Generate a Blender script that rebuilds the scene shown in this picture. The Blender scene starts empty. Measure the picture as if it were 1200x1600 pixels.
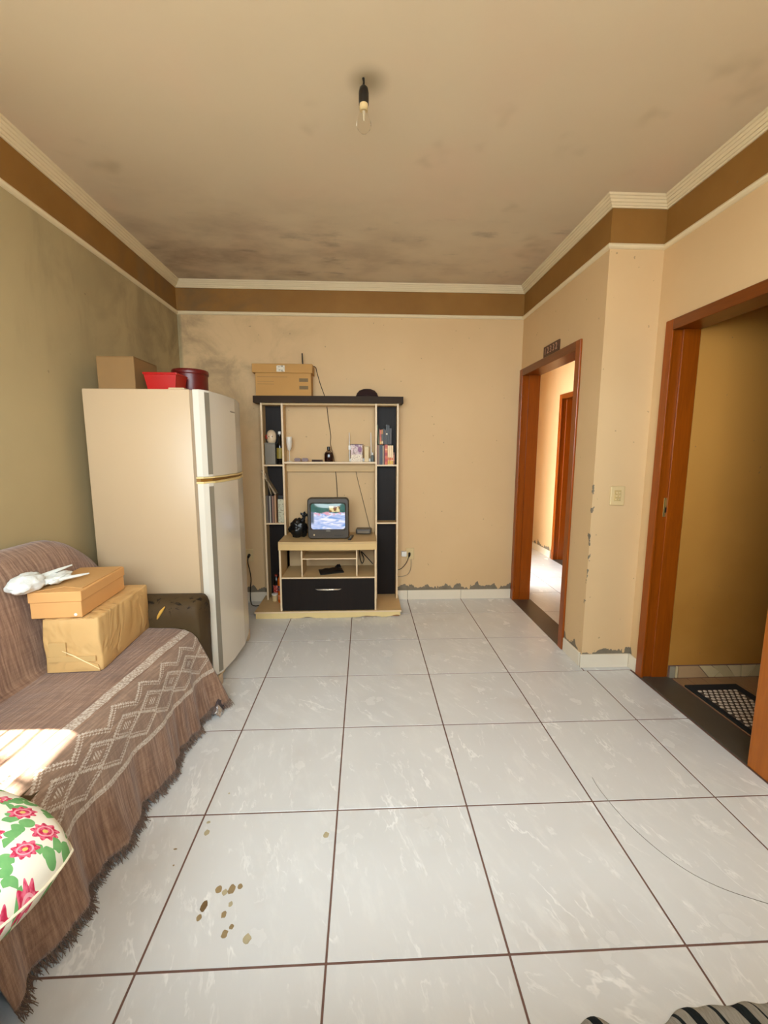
import bpy, bmesh, math, random
from mathutils import Vector, Matrix, Euler, noise
random.seed(7)
R = math.radians
C = bpy.context.scene.collection
S = bpy.context.scene

# ------------------------------------------------------------------ camera
cam_d = bpy.data.cameras.new('camera')
cam = bpy.data.objects.new('camera', cam_d); C.objects.link(cam); S.camera = cam
cam_d.sensor_fit = 'HORIZONTAL'; cam_d.sensor_width = 36; cam_d.lens = 673.2/1200*36
cam_d.clip_start = .02; cam_d.clip_end = 100
YAW, PITCH, ROLL = -.045, -.1405, .002
f = Vector((-math.sin(YAW)*math.cos(PITCH), math.cos(YAW)*math.cos(PITCH), math.sin(PITCH)))
rt = Vector((math.cos(YAW), math.sin(YAW), 0)); up = rt.cross(f)
r2 = math.cos(ROLL)*rt + math.sin(ROLL)*up; u2 = -math.sin(ROLL)*rt + math.cos(ROLL)*up
m = Matrix((r2, u2, -f)).transposed().to_4x4()
m.translation = Vector((.6093, -3.4822, 1.3635)); cam.matrix_world = m

# ------------------------------------------------------------------ light and exposure
w = bpy.data.worlds.new('world'); S.world = w; w.use_nodes = True
bg = w.node_tree.nodes['Background']; bg.inputs[0].default_value = (.83, .94, 1, 1); bg.inputs[1].default_value = 15.0
def lamp(name, kind, loc, rot, **k):
    d = bpy.data.lights.new(name, kind)
    for a, b in k.items():
        if a == 'portal': d.cycles.is_portal = True
        else: setattr(d, a, b)
    o = bpy.data.objects.new(name, d); C.objects.link(o); o.location = loc; o.rotation_euler = rot; return o
EL = R(65)
sun = lamp('sun', 'SUN', (-5, -2, 9), (0, 0, 0), energy=52, angle=R(.6), color=(1, .95, .86))
sun.rotation_euler = Vector((math.cos(EL), .0, -math.sin(EL))).to_track_quat('-Z', 'Y').to_euler()
# skylight portals, each lying in an opening of the house (they emit nothing, they only guide sampling)
lamp('portal_front', 'AREA', (.4, -3.82, 1.825), (R(90), 0, 0), shape='RECTANGLE', size=2.2, size_y=1.25, portal=1)
lamp('portal_left', 'AREA', (-1.0, -2.55, 1.65), (R(90), 0, R(-90)), shape='RECTANGLE', size=.8, size_y=1.1, portal=1)
lamp('portal_hall', 'AREA', (2.06, 1.325, 1.2), (R(90), 0, R(-90)), shape='RECTANGLE', size=1.15, size_y=2.4, portal=1)
S.view_settings.view_transform = 'Standard'; S.view_settings.look = 'None'
S.view_settings.exposure = -0.03; S.view_settings.gamma = 1; S.view_settings.use_curve_mapping = False

# ------------------------------------------------------------------ node helpers
class N:
    def __init__(s, name):
        s.m = bpy.data.materials.new(name); s.m.use_nodes = True; s.t = s.m.node_tree
        s.b = s.t.nodes['Principled BSDF']; s._tc = None
    def new(s, ty, **k):
        n = s.t.nodes.new(ty)
        for a, b in k.items(): setattr(n, a, b)
        return n
    def put(s, sock, v):
        if isinstance(v, bpy.types.NodeSocket): s.t.links.new(v, sock)
        elif v is not None: sock.default_value = v
    def tc(s, out='Object'):
        if not s._tc: s._tc = s.new('ShaderNodeTexCoord')
        return s._tc.outputs[out]
    def pos(s): return s.new('ShaderNodeNewGeometry').outputs['Position']
    def M(s, op, a, b=0., c=0., clamp=False):
        n = s.new('ShaderNodeMath', operation=op, use_clamp=clamp)
        s.put(n.inputs[0], a); s.put(n.inputs[1], b); s.put(n.inputs[2], c); return n.outputs[0]
    def V(s, op, a, b=(0, 0, 0)):
        n = s.new('ShaderNodeVectorMath', operation=op); s.put(n.inputs[0], a); s.put(n.inputs[1], b)
        return n.outputs[1] if op in ('LENGTH', 'DISTANCE', 'DOT_PRODUCT') else n.outputs[0]
    def sep(s, v):
        n = s.new('ShaderNodeSeparateXYZ'); s.put(n.inputs[0], v); return n.outputs
    def comb(s, x, y, z=0.):
        n = s.new('ShaderNodeCombineXYZ'); s.put(n.inputs[0], x); s.put(n.inputs[1], y); s.put(n.inputs[2], z); return n.outputs[0]
    def noise(s, v, scale, detail=4., rough=.55, dist=0.):
        n = s.new('ShaderNodeTexNoise'); s.put(n.inputs['Vector'], v); n.inputs['Scale'].default_value = scale
        n.inputs['Detail'].default_value = detail; n.inputs['Roughness'].default_value = rough; n.inputs['Distortion'].default_value = dist
        return n.outputs[0]
    def step(s, v, a, b):      # smooth 0..1 between a and b
        n = s.new('ShaderNodeMapRange', interpolation_type='SMOOTHSTEP'); s.put(n.inputs[0], v)
        if a <= b:
            n.inputs[1].default_value = a; n.inputs[2].default_value = b
        else:
            n.inputs[1].default_value = b; n.inputs[2].default_value = a; n.inputs[3].default_value = 1; n.inputs[4].default_value = 0
        return n.outputs[0]
    def mix(s, f, a, b, mode='MIX'):
        n = s.new('ShaderNodeMix', data_type='RGBA', blend_type=mode)
        s.put(n.inputs[0], f); s.put(n.inputs[6], a if not isinstance(a, tuple) else a+(1,)*(4-len(a))); s.put(n.inputs[7], b if not isinstance(b, tuple) else b+(1,)*(4-len(b)))
        return n.outputs[2]
    def ramp(s, v, stops):
        n = s.new('ShaderNodeValToRGB'); s.put(n.inputs[0], v); e = n.color_ramp.elements
        while len(e) < len(stops): e.new(.5)
        for i, (p, c) in enumerate(stops): e[i].position = p; e[i].color = c+(1,)
        return n.outputs[0]
    def bump(s, h, st=.2, d=.01):
        n = s.new('ShaderNodeBump'); n.inputs['Strength'].default_value = st; n.inputs['Distance'].default_value = d
        s.put(n.inputs['Height'], h); s.t.links.new(n.outputs[0], s.b.inputs['Normal'])
    def fin(s, col=None, rough=None, metal=None, spec=None, **k):
        if col is not None: s.put(s.b.inputs['Base Color'], col+(1,) if isinstance(col, tuple) else col)
        if rough is not None: s.put(s.b.inputs['Roughness'], rough)
        if metal is not None: s.put(s.b.inputs['Metallic'], metal)
        if spec is not None: s.put(s.b.inputs['Specular IOR Level'], spec)
        for a, b in k.items(): s.put(s.b.inputs[a.replace('_', ' ')], b)
        return s.m
def lin(r, g, b):
    return tuple(((c/255+.055)/1.055)**2.4 if c > 10 else c/255/12.92 for c in (r, g, b))
def mat(name, col, rough=.5, var=.12, scale=12, bump=0., metal=0., spec=None, **k):
    n = N(name); v = n.tc(); nz = n.noise(v, scale)
    c = n.mix(nz, tuple(x*(1-var) for x in col), tuple(min(1, x*(1+var)) for x in col))
    if bump: n.bump(n.noise(v, scale*8, 3.), bump, .003)
    return n.fin(c, rough, metal, spec, **k)

# ------------------------------------------------------------------ room numbers (metres)
XL, XR, XR2, YB, YP = -.942, 1.982, 2.296, .36, -.955
ZC = 2.746; YF = -3.8

# ------------------------------------------------------------------ materials
CREAM = lin(226, 212, 178)
def wall_mat():
    n = N('painted_plaster'); P = n.pos(); x, y, z = n.sep(P)
    big = n.noise(P, 1.3, 5.); fine = n.noise(P, 26, 4.)
    paint = n.mix(big, lin(206, 172, 126), lin(220, 188, 142))
    # brown painted band under the cornice
    band = n.M('MULTIPLY', n.step(z, 2.506, 2.51), n.step(z, 2.70, 2.695))
    brown = n.mix(n.noise(P, 4, 5.), lin(128, 88, 36), lin(156, 112, 54))
    inroom = n.M('LESS_THAN', x, 2.31)
    band = n.M('MULTIPLY', band, inroom)
    col = n.mix(band, paint, brown)
    col = n.mix(n.step(x, -.90, -.93), col, n.mix(big, lin(160, 143, 104), lin(184, 164, 122)))  # left wall's olive paint, also toned down to stand in for weaker light
    col = n.mix(band, col, brown)
    # mildew in the far left corner
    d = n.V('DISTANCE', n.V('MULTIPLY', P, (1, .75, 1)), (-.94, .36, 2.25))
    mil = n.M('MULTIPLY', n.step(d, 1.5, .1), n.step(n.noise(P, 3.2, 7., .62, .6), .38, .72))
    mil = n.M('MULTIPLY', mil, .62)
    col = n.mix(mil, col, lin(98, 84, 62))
    # smears on the band of the left wall and long stain below it
    sm = n.M('MULTIPLY', n.step(n.noise(n.V('MULTIPLY', P, (1, 1.6, .5)), 2.3, 5., .6, .4), .52, .68), n.step(x, -.90, -.93))
    sm = n.M('MULTIPLY', sm, n.M('MULTIPLY', n.step(y, -2.4, -1.2), n.step(z, 1.6, 2.3)))
    col = n.mix(n.M('MULTIPLY', sm, .3), col, lin(120, 104, 76))
    # bare grey mortar above the skirting tiles, ragged edge
    edge = n.M('ADD', .112, n.M('MULTIPLY', n.M('SUBTRACT', n.noise(n.V('MULTIPLY', P, (1, 1, .5)), 9, 5., .6), .46), .26))
    mort = n.M('LESS_THAN', z, edge)
    side = n.M('MAXIMUM', n.M('GREATER_THAN', y, .3), n.M('GREATER_THAN', x, 1.97))
    mort = n.M('MULTIPLY', mort, side)
    mortar = n.mix(fine, lin(104, 94, 78), lin(140, 128, 108))
    col = n.mix(mort, col, mortar)
    # chips along the outer corner of the pillar
    ex = n.M('ABSOLUTE', n.M('SUBTRACT', x, XR)); ey = n.M('ABSOLUTE', n.M('SUBTRACT', y, YP))
    e = n.M('ADD', ex, ey)
    ch = n.M('MULTIPLY', n.M('LESS_THAN', n.M('ADD', e, n.M('MULTIPLY', n.M('SUBTRACT', .64, n.noise(P, 21, 3.)), .16)), .016), n.M('MULTIPLY', n.step(z, .25, .32), n.step(z, 1.25, 1.15)))
    col = n.mix(ch, col, mortar)
    # room behind the right door is yellower, with its dim low light painted in
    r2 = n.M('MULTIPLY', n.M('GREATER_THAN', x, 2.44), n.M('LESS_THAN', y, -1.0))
    dim_yellow = n.mix(n.M('MULTIPLY', n.step(z, 1.9, .3), n.noise(P, 1.9, 4.)), lin(200, 142, 66), lin(150, 94, 20))
    col = n.mix(r2, col, dim_yellow)
    # few small dark specks
    spk = n.M('GREATER_THAN', n.noise(P, 34, 1.), .79)
    col = n.mix(n.M('MULTIPLY', spk, .5), col, lin(120, 100, 72))
    h = n.M('ADD', n.M('MULTIPLY', fine, .3), n.M('MULTIPLY', mort, -1.))
    n.bump(h, .25, .004)
    return n.fin(col, .62, spec=.3)
def ceil_mat():
    n = N('ceiling_plaster'); P = n.pos(); x, y, z = n.sep(P)
    big = n.noise(P, .9, 4.)
    col = n.mix(big, lin(214, 196, 166), lin(226, 210, 182))
    pink = n.step(n.noise(n.V('ADD', P, (5, 3, 0)), 1.4, 3.), .45, .7)
    col = n.mix(n.M('MULTIPLY', pink, .35), col, lin(226, 196, 168))
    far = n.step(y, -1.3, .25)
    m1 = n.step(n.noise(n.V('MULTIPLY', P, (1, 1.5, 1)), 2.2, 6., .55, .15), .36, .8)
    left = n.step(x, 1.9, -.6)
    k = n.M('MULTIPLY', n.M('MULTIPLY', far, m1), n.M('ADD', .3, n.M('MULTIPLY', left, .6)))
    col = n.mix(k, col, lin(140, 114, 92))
    m2 = n.M('MULTIPLY', n.step(n.noise(n.V('MULTIPLY', n.V('ADD', P, (2, 0, 0)), (1, 2.2, 1)), 2.8, 6., .6, .1), .56, .78), n.step(y, -1.1, -.2))
    col = n.mix(n.M('MULTIPLY', m2, .55), col, lin(104, 88, 76))
    gr = n.step(n.noise(n.V('ADD', P, (9, 1, 0)), 2.1, 3.), .6, .75)
    col = n.mix(n.M('MULTIPLY', gr, .4), col, lin(150, 130, 92))
    d = n.V('DISTANCE', P, (.628, -1.64, ZC)); sp = n.M('MULTIPLY', n.step(d, .1, .01), .55)
    col = n.mix(sp, col, lin(110, 92, 56))
    n.bump(n.noise(P, 30, 3.), .1, .003)
    return n.fin(col, .7, spec=.2)
def tile_mat():
    n = N('glazed_floor_tile'); P = n.pos(); rnd = n.new('ShaderNodeObjectInfo').outputs['Random']
    off = n.M('MULTIPLY', rnd, 37.)
    v = n.V('ADD', P, n.comb(off, n.M('MULTIPLY', rnd, -53.), off))
    base = n.mix(n.noise(v, 2.2, 5.), lin(204, 204, 202), lin(218, 219, 218))
    vr = n.new('ShaderNodeVectorRotate', rotation_type='Z_AXIS'); n.put(vr.inputs['Vector'], v); n.put(vr.inputs['Angle'], n.M('ADD', .7, n.M('MULTIPLY', rnd, .9)))
    q = n.V('MULTIPLY', vr.outputs[0], (1., 2.6, 1.))
    for sc, off_, wd, lo, st in ((1.9, (0, 0, 0), .016, .5, .75), (3.6, (4, 9, 0), .022, .52, .5)):
        qq = n.V('ADD', q, off_)
        aa = n.M('ABSOLUTE', n.M('SUBTRACT', n.noise(qq, sc, 5., .6, .25), .5))
        vein = n.M('MULTIPLY', n.step(aa, wd, .0), n.step(n.noise(qq, sc*2.2, 3.), lo, lo+.14))
        base = n.mix(n.M('MULTIPLY', vein, st), base, lin(240, 240, 238))
    cl = n.step(n.noise(q, 5.5, 5., .65), .5, .75)
    col = n.mix(n.M('MULTIPLY', cl, .28), base, lin(238, 238, 235))
    sm = n.noise(P, 2.6, 5.)
    col = n.mix(n.M('MULTIPLY', n.step(sm, .55, .75), .14), col, lin(166, 146, 120))
    rough = n.M('ADD', .17, n.M('MULTIPLY', n.noise(P, 5, 4.), .16))
    return n.fin(col, rough, spec=.45)
def wood_mat(name, c1, c2, axis=2, rough=.3, coat=.3):
    n = N(name); P = n.pos(); sc = [14, 14, 14]; sc[axis] = 1.1
    v = n.V('MULTIPLY', P, tuple(sc))
    g = n.noise(v, 3.0, 5., .6, 1.2); g2 = n.noise(v, 14, 3.)
    col = n.mix(n.M('ADD', n.M('MULTIPLY', g, .8), n.M('MULTIPLY', g2, .2)), c1, c2)
    n.bump(g2, .08, .002)
    return n.fin(col, rough, spec=.35, Coat_Weight=coat*.4, Coat_Roughness=.2)
def board_mat(name, c1, c2, axis=0, rough=.45, sx=26):
    n = N(name); P = n.pos(); sc = [sx, sx, sx]; sc[axis] = 2.
    g = n.noise(n.V('MULTIPLY', P, tuple(sc)), 2.5, 4., .6)
    return n.fin(n.mix(g, c1, c2), rough, spec=.2)

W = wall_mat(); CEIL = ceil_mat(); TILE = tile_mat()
GROUT = mat('brown_grout', lin(112, 82, 70), .9, .2, 40)
SKIRT = mat('white_skirting_tile', lin(228, 216, 194), .25, .05, 6)
TRIM = mat('cream_plaster_moulding', lin(226, 208, 170), .55, .06, 9)
WOOD = wood_mat('varnished_red_wood', lin(110, 48, 6), lin(168, 82, 10))
WOODH = wood_mat('varnished_red_wood_horizontal', lin(88, 40, 8), lin(134, 68, 16), 1)
WOODO = wood_mat('varnished_orange_wood', lin(140, 72, 14), lin(190, 108, 30))
STONE = mat('dark_slate', lin(74, 68, 58), .35, .2, 9)
BRASS = mat('worn_brass', lin(190, 160, 96), .35, .15, 30, metal=.8)
IVORY = mat('ivory_plastic', lin(214, 188, 138), .35, .04, 5)
WHITEP = mat('white_plastic', lin(232, 228, 218), .35, .04, 5)
BLACKP = mat('black_plastic', lin(22, 20, 18), .35, .2, 20)
ALU = mat('grey_aluminium', lin(150, 150, 148), .35, .06, 8, metal=.6)

# ------------------------------------------------------------------ geometry helpers
MW = {}          # world matrix of every object
def setp(o, label=None, cat=None, group=None, kind=None):
    if label: o['label'] = label
    if cat: o['category'] = cat
    if group: o['group'] = group
    if kind: o['kind'] = kind
    return o
def thing(name, label, cat, loc=(0, 0, 0), rz=0, group=None, rot=None):
    o = bpy.data.objects.new(name, None); C.objects.link(o); o.empty_display_size = .1
    o.location = loc; o.rotation_euler = rot or (0, 0, rz)
    MW[o.name] = Matrix.Translation(loc) @ Euler(rot or (0, 0, rz)).to_matrix().to_4x4()
    return setp(o, label, cat, group)
def obj(name, bm, m_, parent=None, smooth=False, local=False, loc=None, rot=None):
    """bm is in world coordinates unless local=True (then in the parent's)."""
    me = bpy.data.meshes.new(name); o = bpy.data.objects.new(name, me); C.objects.link(o)
    T = Matrix.Identity(4)
    if parent:
        o.parent = parent; T = MW[parent.name]
        if not local: bm.transform(T.inverted())
    elif loc is not None or rot is not None:
        T = Matrix.Translation(loc or (0, 0, 0)) @ Euler(rot or (0, 0, 0)).to_matrix().to_4x4()
        o.matrix_world = T
        if not local: bm.transform(T.inverted())
    MW[o.name] = T
    bmesh.ops.recalc_face_normals(bm, faces=bm.faces)
    bm.to_mesh(me); bm.free()
    for x in (m_ if isinstance(m_, (list, tuple)) else [m_]): me.materials.append(x)
    if smooth:
        for p in me.polygons: p.use_smooth = True
        try: me.set_sharp_from_angle(angle=R(smooth if smooth is not True else 40))
        except Exception: pass
    return o
def BM(): return bmesh.new()
def box(bm, x0, x1, y0, y1, z0, z1, bev=0., seg=2, mi=0, mtx=None):
    x0, x1 = min(x0, x1), max(x0, x1); y0, y1 = min(y0, y1), max(y0, y1); z0, z1 = min(z0, z1), max(z0, z1)
    vs = [bm.verts.new(c) for c in ((x0,y0,z0),(x1,y0,z0),(x1,y1,z0),(x0,y1,z0),(x0,y0,z1),(x1,y0,z1),(x1,y1,z1),(x0,y1,z1))]
    fs = [bm.faces.new([vs[i] for i in q]) for q in ((0,3,2,1),(4,5,6,7),(0,1,5,4),(1,2,6,5),(2,3,7,6),(3,0,4,7))]
    for q in fs: q.material_index = mi
    if bev > 0:
        es = list({e for q in fs for e in q.edges})
        r = bmesh.ops.bevel(bm, geom=es, offset=bev, segments=seg, affect='EDGES', profile=.5)
        for q in r['faces']: q.material_index = mi
        if mtx: bmesh.ops.transform(bm, matrix=mtx, verts=list({v for q in r['faces'] for v in q.verts} | {v for v in vs if v.is_valid}))
    elif mtx: bmesh.ops.transform(bm, matrix=mtx, verts=vs)
    return bm
def bx(*a, **k): return box(BM(), *a, **k)
def lathe(bm, prof, cx, cy, cz=0., n=20, mi=0, sx=1., sy=1.):
    rings = []
    for r, z in prof:
        rings.append([bm.verts.new((cx+sx*r*math.cos(2*math.pi*i/n), cy+sy*r*math.sin(2*math.pi*i/n), cz+z)) for i in range(n)] if r > 1e-5 else [bm.verts.new((cx, cy, cz+z))])
    for a, b in zip(rings, rings[1:]):
        for i in range(n):
            j = (i+1) % n
            if len(a) == 1 and len(b) == 1: continue
            if len(a) == 1: q = (a[0], b[i], b[j])
            elif len(b) == 1: q = (a[i], a[j], b[0])
            else: q = (a[i], a[j], b[j], b[i])
            bm.faces.new(q).material_index = mi
    return bm
def tube(bm, pts, r, n=6, mi=0, smooth_n=0):
    pts = [Vector(p) for p in pts]
    if smooth_n:
        out = []
        for i in range(len(pts)-1):
            p0, p1, p2, p3 = pts[max(i-1, 0)], pts[i], pts[i+1], pts[min(i+2, len(pts)-1)]
            for k in range(smooth_n):
                t = k/smooth_n
                out.append(.5*((2*p1)+(-p0+p2)*t+(2*p0-5*p1+4*p2-p3)*t*t+(-p0+3*p1-3*p2+p3)*t**3))
        pts = out+[pts[-1]]
    rr = r if isinstance(r, (list, tuple)) else [r]*len(pts)
    if len(rr) != len(pts): rr = [rr[min(len(rr)-1, int(i*len(rr)/len(pts)))] for i in range(len(pts))]
    rings = []; pn = None
    for i, p in enumerate(pts):
        d = (pts[min(i+1, len(pts)-1)]-pts[max(i-1, 0)]).normalized()
        if pn is None: pn = d.orthogonal().normalized()
        a = (pn-d*pn.dot(d)).normalized(); pn = a; b = d.cross(a)
        rings.append([bm.verts.new(p+rr[i]*(math.cos(2*math.pi*k/n)*a+math.sin(2*math.pi*k/n)*b)) for k in range(n)])
    for a, b in zip(rings, rings[1:]):
        for k in range(n): bm.faces.new((a[k], a[(k+1) % n], b[(k+1) % n], b[k])).material_index = mi
    bm.faces.new(rings[0]).material_index = mi; bm.faces.new(rings[-1][::-1]).material_index = mi
    return bm
def prism(bm, poly, a0, a1, axis='z', mi=0):
    """poly (two coords) extruded along axis"""
    def mk(p, a): return {'z': (p[0], p[1], a), 'y': (p[0], a, p[1]), 'x': (a, p[0], p[1])}[axis]
    A = [bm.verts.new(mk(p, a0)) for p in poly]; B = [bm.verts.new(mk(p, a1)) for p in poly]
    bm.faces.new(A).material_index = mi; bm.faces.new(B[::-1]).material_index = mi
    for i in range(len(poly)):
        j = (i+1) % len(poly); bm.faces.new((A[i], B[i], B[j], A[j])).material_index = mi
    return bm
def grid(bm, nu, nv, fn, uvfn=None, mi=0, closed_u=False):
    vs = [[bm.verts.new(fn(i/nu, j/nv)) for i in range(nu+(0 if closed_u else 1))] for j in range(nv+1)]
    ul = bm.loops.layers.uv.verify() if uvfn else None
    for j in range(nv):
        for i in range(nu):
            i2 = (i+1) % nu if closed_u else i+1
            q = bm.faces.new((vs[j][i], vs[j][i2], vs[j+1][i2], vs[j+1][i])); q.material_index = mi
            if ul:
                for l, (a, b) in zip(q.loops, ((i, j), (i+1, j), (i+1, j+1), (i, j+1))): l[ul].uv = uvfn(a/nu, b/nv)
    return vs

# ------------------------------------------------------------------ the shell
def wallbox(name, x0, x1, y0, y1, z1=ZC, holes=(), axis='y', m_=None):
    """wall slab running along axis with rectangular holes (a0,a1,z0,z1)"""
    bm = BM()
    lo, hi = (y0, y1) if axis == 'y' else (x0, x1)
    cuts = sorted({lo, hi, *[c for h in holes for c in h[:2]]}); zs = sorted({0, z1, *[c for h in holes for c in h[2:]]})
    for a, b in zip(cuts, cuts[1:]):
        for c, d in zip(zs, zs[1:]):
            ma, mz = (a+b)/2, (c+d)/2
            if any(h[0] < ma < h[1] and h[2] < mz < h[3] for h in holes): continue
            if axis == 'y': box(bm, x0, x1, a, b, c, d)
            else: box(bm, a, b, y0, y1, c, d)
    bmesh.ops.remove_doubles(bm, verts=bm.verts, dist=1e-5)
    # drop the doubled inner faces between neighbouring boxes
    seen = {}
    for q in bm.faces: seen.setdefault(frozenset(v.index for v in q.verts), []).append(q)
    bm.verts.index_update(); seen = {}
    for q in bm.faces: seen.setdefault(tuple(sorted(v.index for v in q.verts)), []).append(q)
    kill = [q for l in seen.values() if len(l) > 1 for q in l]
    if kill: bmesh.ops.delete(bm, geom=kill, context='FACES')
    return setp(obj(name, bm, m_ or W), kind='structure')
WY0, WY1 = -2.85, -2.14      # window in the left wall, out of frame
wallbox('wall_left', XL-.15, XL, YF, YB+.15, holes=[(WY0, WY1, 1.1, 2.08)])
wallbox('wall_back', XL, XR, YB, YB+.15, axis='x')
wallbox('wall_right', XR, XR+.15, -.85, YB+.15, holes=[(-.70, .34, 0, 2.05)])
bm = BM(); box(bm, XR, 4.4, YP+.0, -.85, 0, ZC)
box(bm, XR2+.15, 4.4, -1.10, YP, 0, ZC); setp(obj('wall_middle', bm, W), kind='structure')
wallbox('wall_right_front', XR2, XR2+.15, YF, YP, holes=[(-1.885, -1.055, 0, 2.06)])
wallbox('wall_front', XL-.15, 4.4, YF-.15, YF, holes=[(-.7, 1.5, 1.2, 2.45)], axis='x')
wallbox('wall_hall_left', XR, XR+.15, .51, 3.25, holes=[(.75, 1.9, 0, 2.4)])
wallbox('wall_hall_right', 3.0, 3.15, -.85, 3.25, holes=[(.93, 1.79, 0, 2.03)])
wallbox('wall_hall_end', XR, 4.4, 3.25, 3.4, axis='x')
wallbox('wall_bedroom', 4.25, 4.4, -.85, 3.25)
wallbox('wall_side_room', 4.25, 4.4, YF, -1.10)
wallbox('wall_side_room_front', XR2+.15, 4.25, -3.35, -3.2, axis='x', holes=[(2.9, 3.9, 1.2, 2.1)])  # window hole added to bring daylight into the side room
setp(obj('ceiling', bx(XL-.15, 4.4, YF-.15, YB+.15, ZC, ZC+.12), CEIL), kind='structure')
setp(obj('ceiling_hall_and_eave', bx(.9, 4.4, YB+.15, 3.4, ZC, ZC+.12), CEIL), kind='structure')  # reaches past the hall as an added eave that keeps sun out
setp(obj('added_shade_ledge', bx(XL+.7, XR2, YF, -3.115, 0, .665), mat('shade_ledge_brown', lin(150, 118, 82), .8)), kind='structure')  # unseen ledge added behind the camera to shade the near floor
setp(obj('ground_outside', bx(-14, 14, -16, 14, -.14, -.10), mat('pale_concrete', lin(130, 128, 122), .8, .1, 3)), kind='structure')

# floor: slab shows as the joints, every tile its own piece
floor = setp(obj('floor', bx(XL-.15, 4.4, YF-.15, 3.4, -.10, -.0025), GROUT), kind='structure')
tile_cache = {}
def tile(x0, x1, y0, y1, parent, m_=TILE, name='tile', z0=-.0025, z1=0., g=.003, bev=.0012):
    x0, x1, y0, y1 = x0+g, x1-g, y0+g, y1-g
    if x1-x0 < .01 or y1-y0 < .01: return
    k = (round(x1-x0, 4), round(y1-y0, 4), m_.name)
    if k not in tile_cache:
        hx, hy = (x1-x0)/2, (y1-y0)/2
        o = obj(name, bx(-hx, hx, -hy, hy, z0, z1, bev, 1), m_); tile_cache[k] = o.data
    else:
        o = bpy.data.objects.new(name, tile_cache[k]); C.objects.link(o)
    o.parent = parent; o.location = ((x0+x1)/2, (y0+y1)/2, 0)
def tiles(X0, X1, Y0, Y1, s=.5, **k):
    i0, i1 = math.floor(X0/s), math.ceil(X1/s); j0, j1 = math.floor(Y0/s), math.ceil(Y1/s)
    for i in range(i0, i1):
        for j in range(j0, j1):
            a, b, c, d = max(X0, i*s), min(X1, (i+1)*s), max(Y0, j*s), min(Y1, (j+1)*s)
            if b-a > .012 and d-c > .012: tile(a, b, c, d, floor, **k)
tiles(XL, XR, -1.0, YB); tiles(XL, XR2-.02, YF, -1.0)
tile(XR, XR2, -1.0, YP, floor)
tiles(XR+.15, 3.0, -.85, 3.25)
BROWNT = mat('brown_floor_tile', lin(150, 112, 74), .5, .25, 12)
tiles(3.15, 4.25, -.85, 3.25)
for i in range(20):
    for j in range(9):
        x = 2.47+i*.09; y1 = -1.112-j*.24
        tile(x, min(x+.09, 4.25), y1-.24, y1, floor, BROWNT, g=.002)

# skirting tiles
def skirt(name, pieces, axis, face, sgn, z1=.088, m_=SKIRT):
    p = setp(bpy.data.objects.new(name, None), kind='structure'); C.objects.link(p); MW[p.name] = Matrix.Identity(4)
    for a, b in pieces:
        if axis == 'x': o = bx(a+.0015, b-.0015, face, face+sgn*.011, 0.0, z1, .0015, 1)
        else: o = bx(face, face+sgn*.011, a+.0015, b-.0015, 0.0, z1, .0015, 1)
        obj('tile', o, m_, p)
    return p
def cut(a, b, s=.5):
    xs = [a]+[k*s for k in range(math.floor(a/s)+1, math.ceil(b/s)) if a+.02 < k*s < b-.02]+[b]
    return list(zip(xs, xs[1:]))
skirt('baseboard_back', cut(XL+.012, XR-.012), 'x', YB, -1)
skirt('baseboard_left', cut(YF, YB), 'y', XL, 1)
skirt('baseboard_right', [(-.943, -.718)], 'y', XR, -1, .092)
skirt('baseboard_middle', [(XR-.011, XR2-.012)], 'x', YP, -1)
skirt('baseboard_right_front', [(-1.044, YP-.0), ]+cut(YF, -1.952), 'y', XR2, -1)
skirt('baseboard_hall', cut(1.85, 3.25), 'y', 3.0, -1)
# cut stone mosaic skirting of the side room
ms = setp(bpy.data.objects.new('baseboard_side_room', None), kind='structure'); C.objects.link(ms); MW[ms.name] = Matrix.Identity(4)
MOS = [mat('mosaic_stone_%s' % nme, lin(*c), .4, .12, 14) for nme, c in (('cream', (206, 184, 138)), ('tan', (178, 144, 104)), ('grey', (150, 140, 118)), ('pale', (190, 168, 124)))]
obj('mosaic_backing', bx(2.447, 4.25, -1.106, -1.10, 0, .078), GROUT, ms)
def mosaic(poly, k):
    cx = sum(p[0] for p in poly)/len(poly); cz = sum(p[1] for p in poly)/len(poly)
    poly = [(p[0]+(.003 if p[0] < cx else -.003), p[1]+(.002 if p[1] < cz else -.002)) for p in poly]
    obj('stone', prism(BM(), poly, -1.106, -1.112, 'y'), MOS[k], ms)
H_ = .076
mosaic([(2.452, 0), (2.487, 0), (2.487, H_), (2.452, H_)], 2); mosaic([(2.487, 0), (2.505, 0), (2.505, H_), (2.487, H_)], 0)
mosaic([(2.505, 0), (2.70, 0), (2.633, H_), (2.505, H_)], 1); mosaic([(2.70, 0), (2.738, 0), (2.766, .034), (2.716, H_), (2.633, H_)], 0)
mosaic([(2.738, 0), (2.80, 0), (2.766, .034)], 0); mosaic([(2.80, 0), (2.872, 0), (2.81, H_), (2.716, H_)], 3); mosaic([(2.872, 0), (2.905, 0), (2.90, H_), (2.81, H_)], 0)
mosaic([(2.905, 0), (2.94, 0), (3.0, H_), (2.90, H_)], 0); mosaic([(2.94, 0), (3.02, 0), (3.085, H_), (3.0, H_)], 3); mosaic([(3.02, 0), (3.11, 0), (3.17, H_), (3.085, H_)], 2)
for k in range(9):
    x = 3.11+k*.09; mosaic([(x, 0), (x+.09, 0), (x+.15, H_), (x+.06, H_)], (0, 3, 1)[k % 3])

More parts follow.
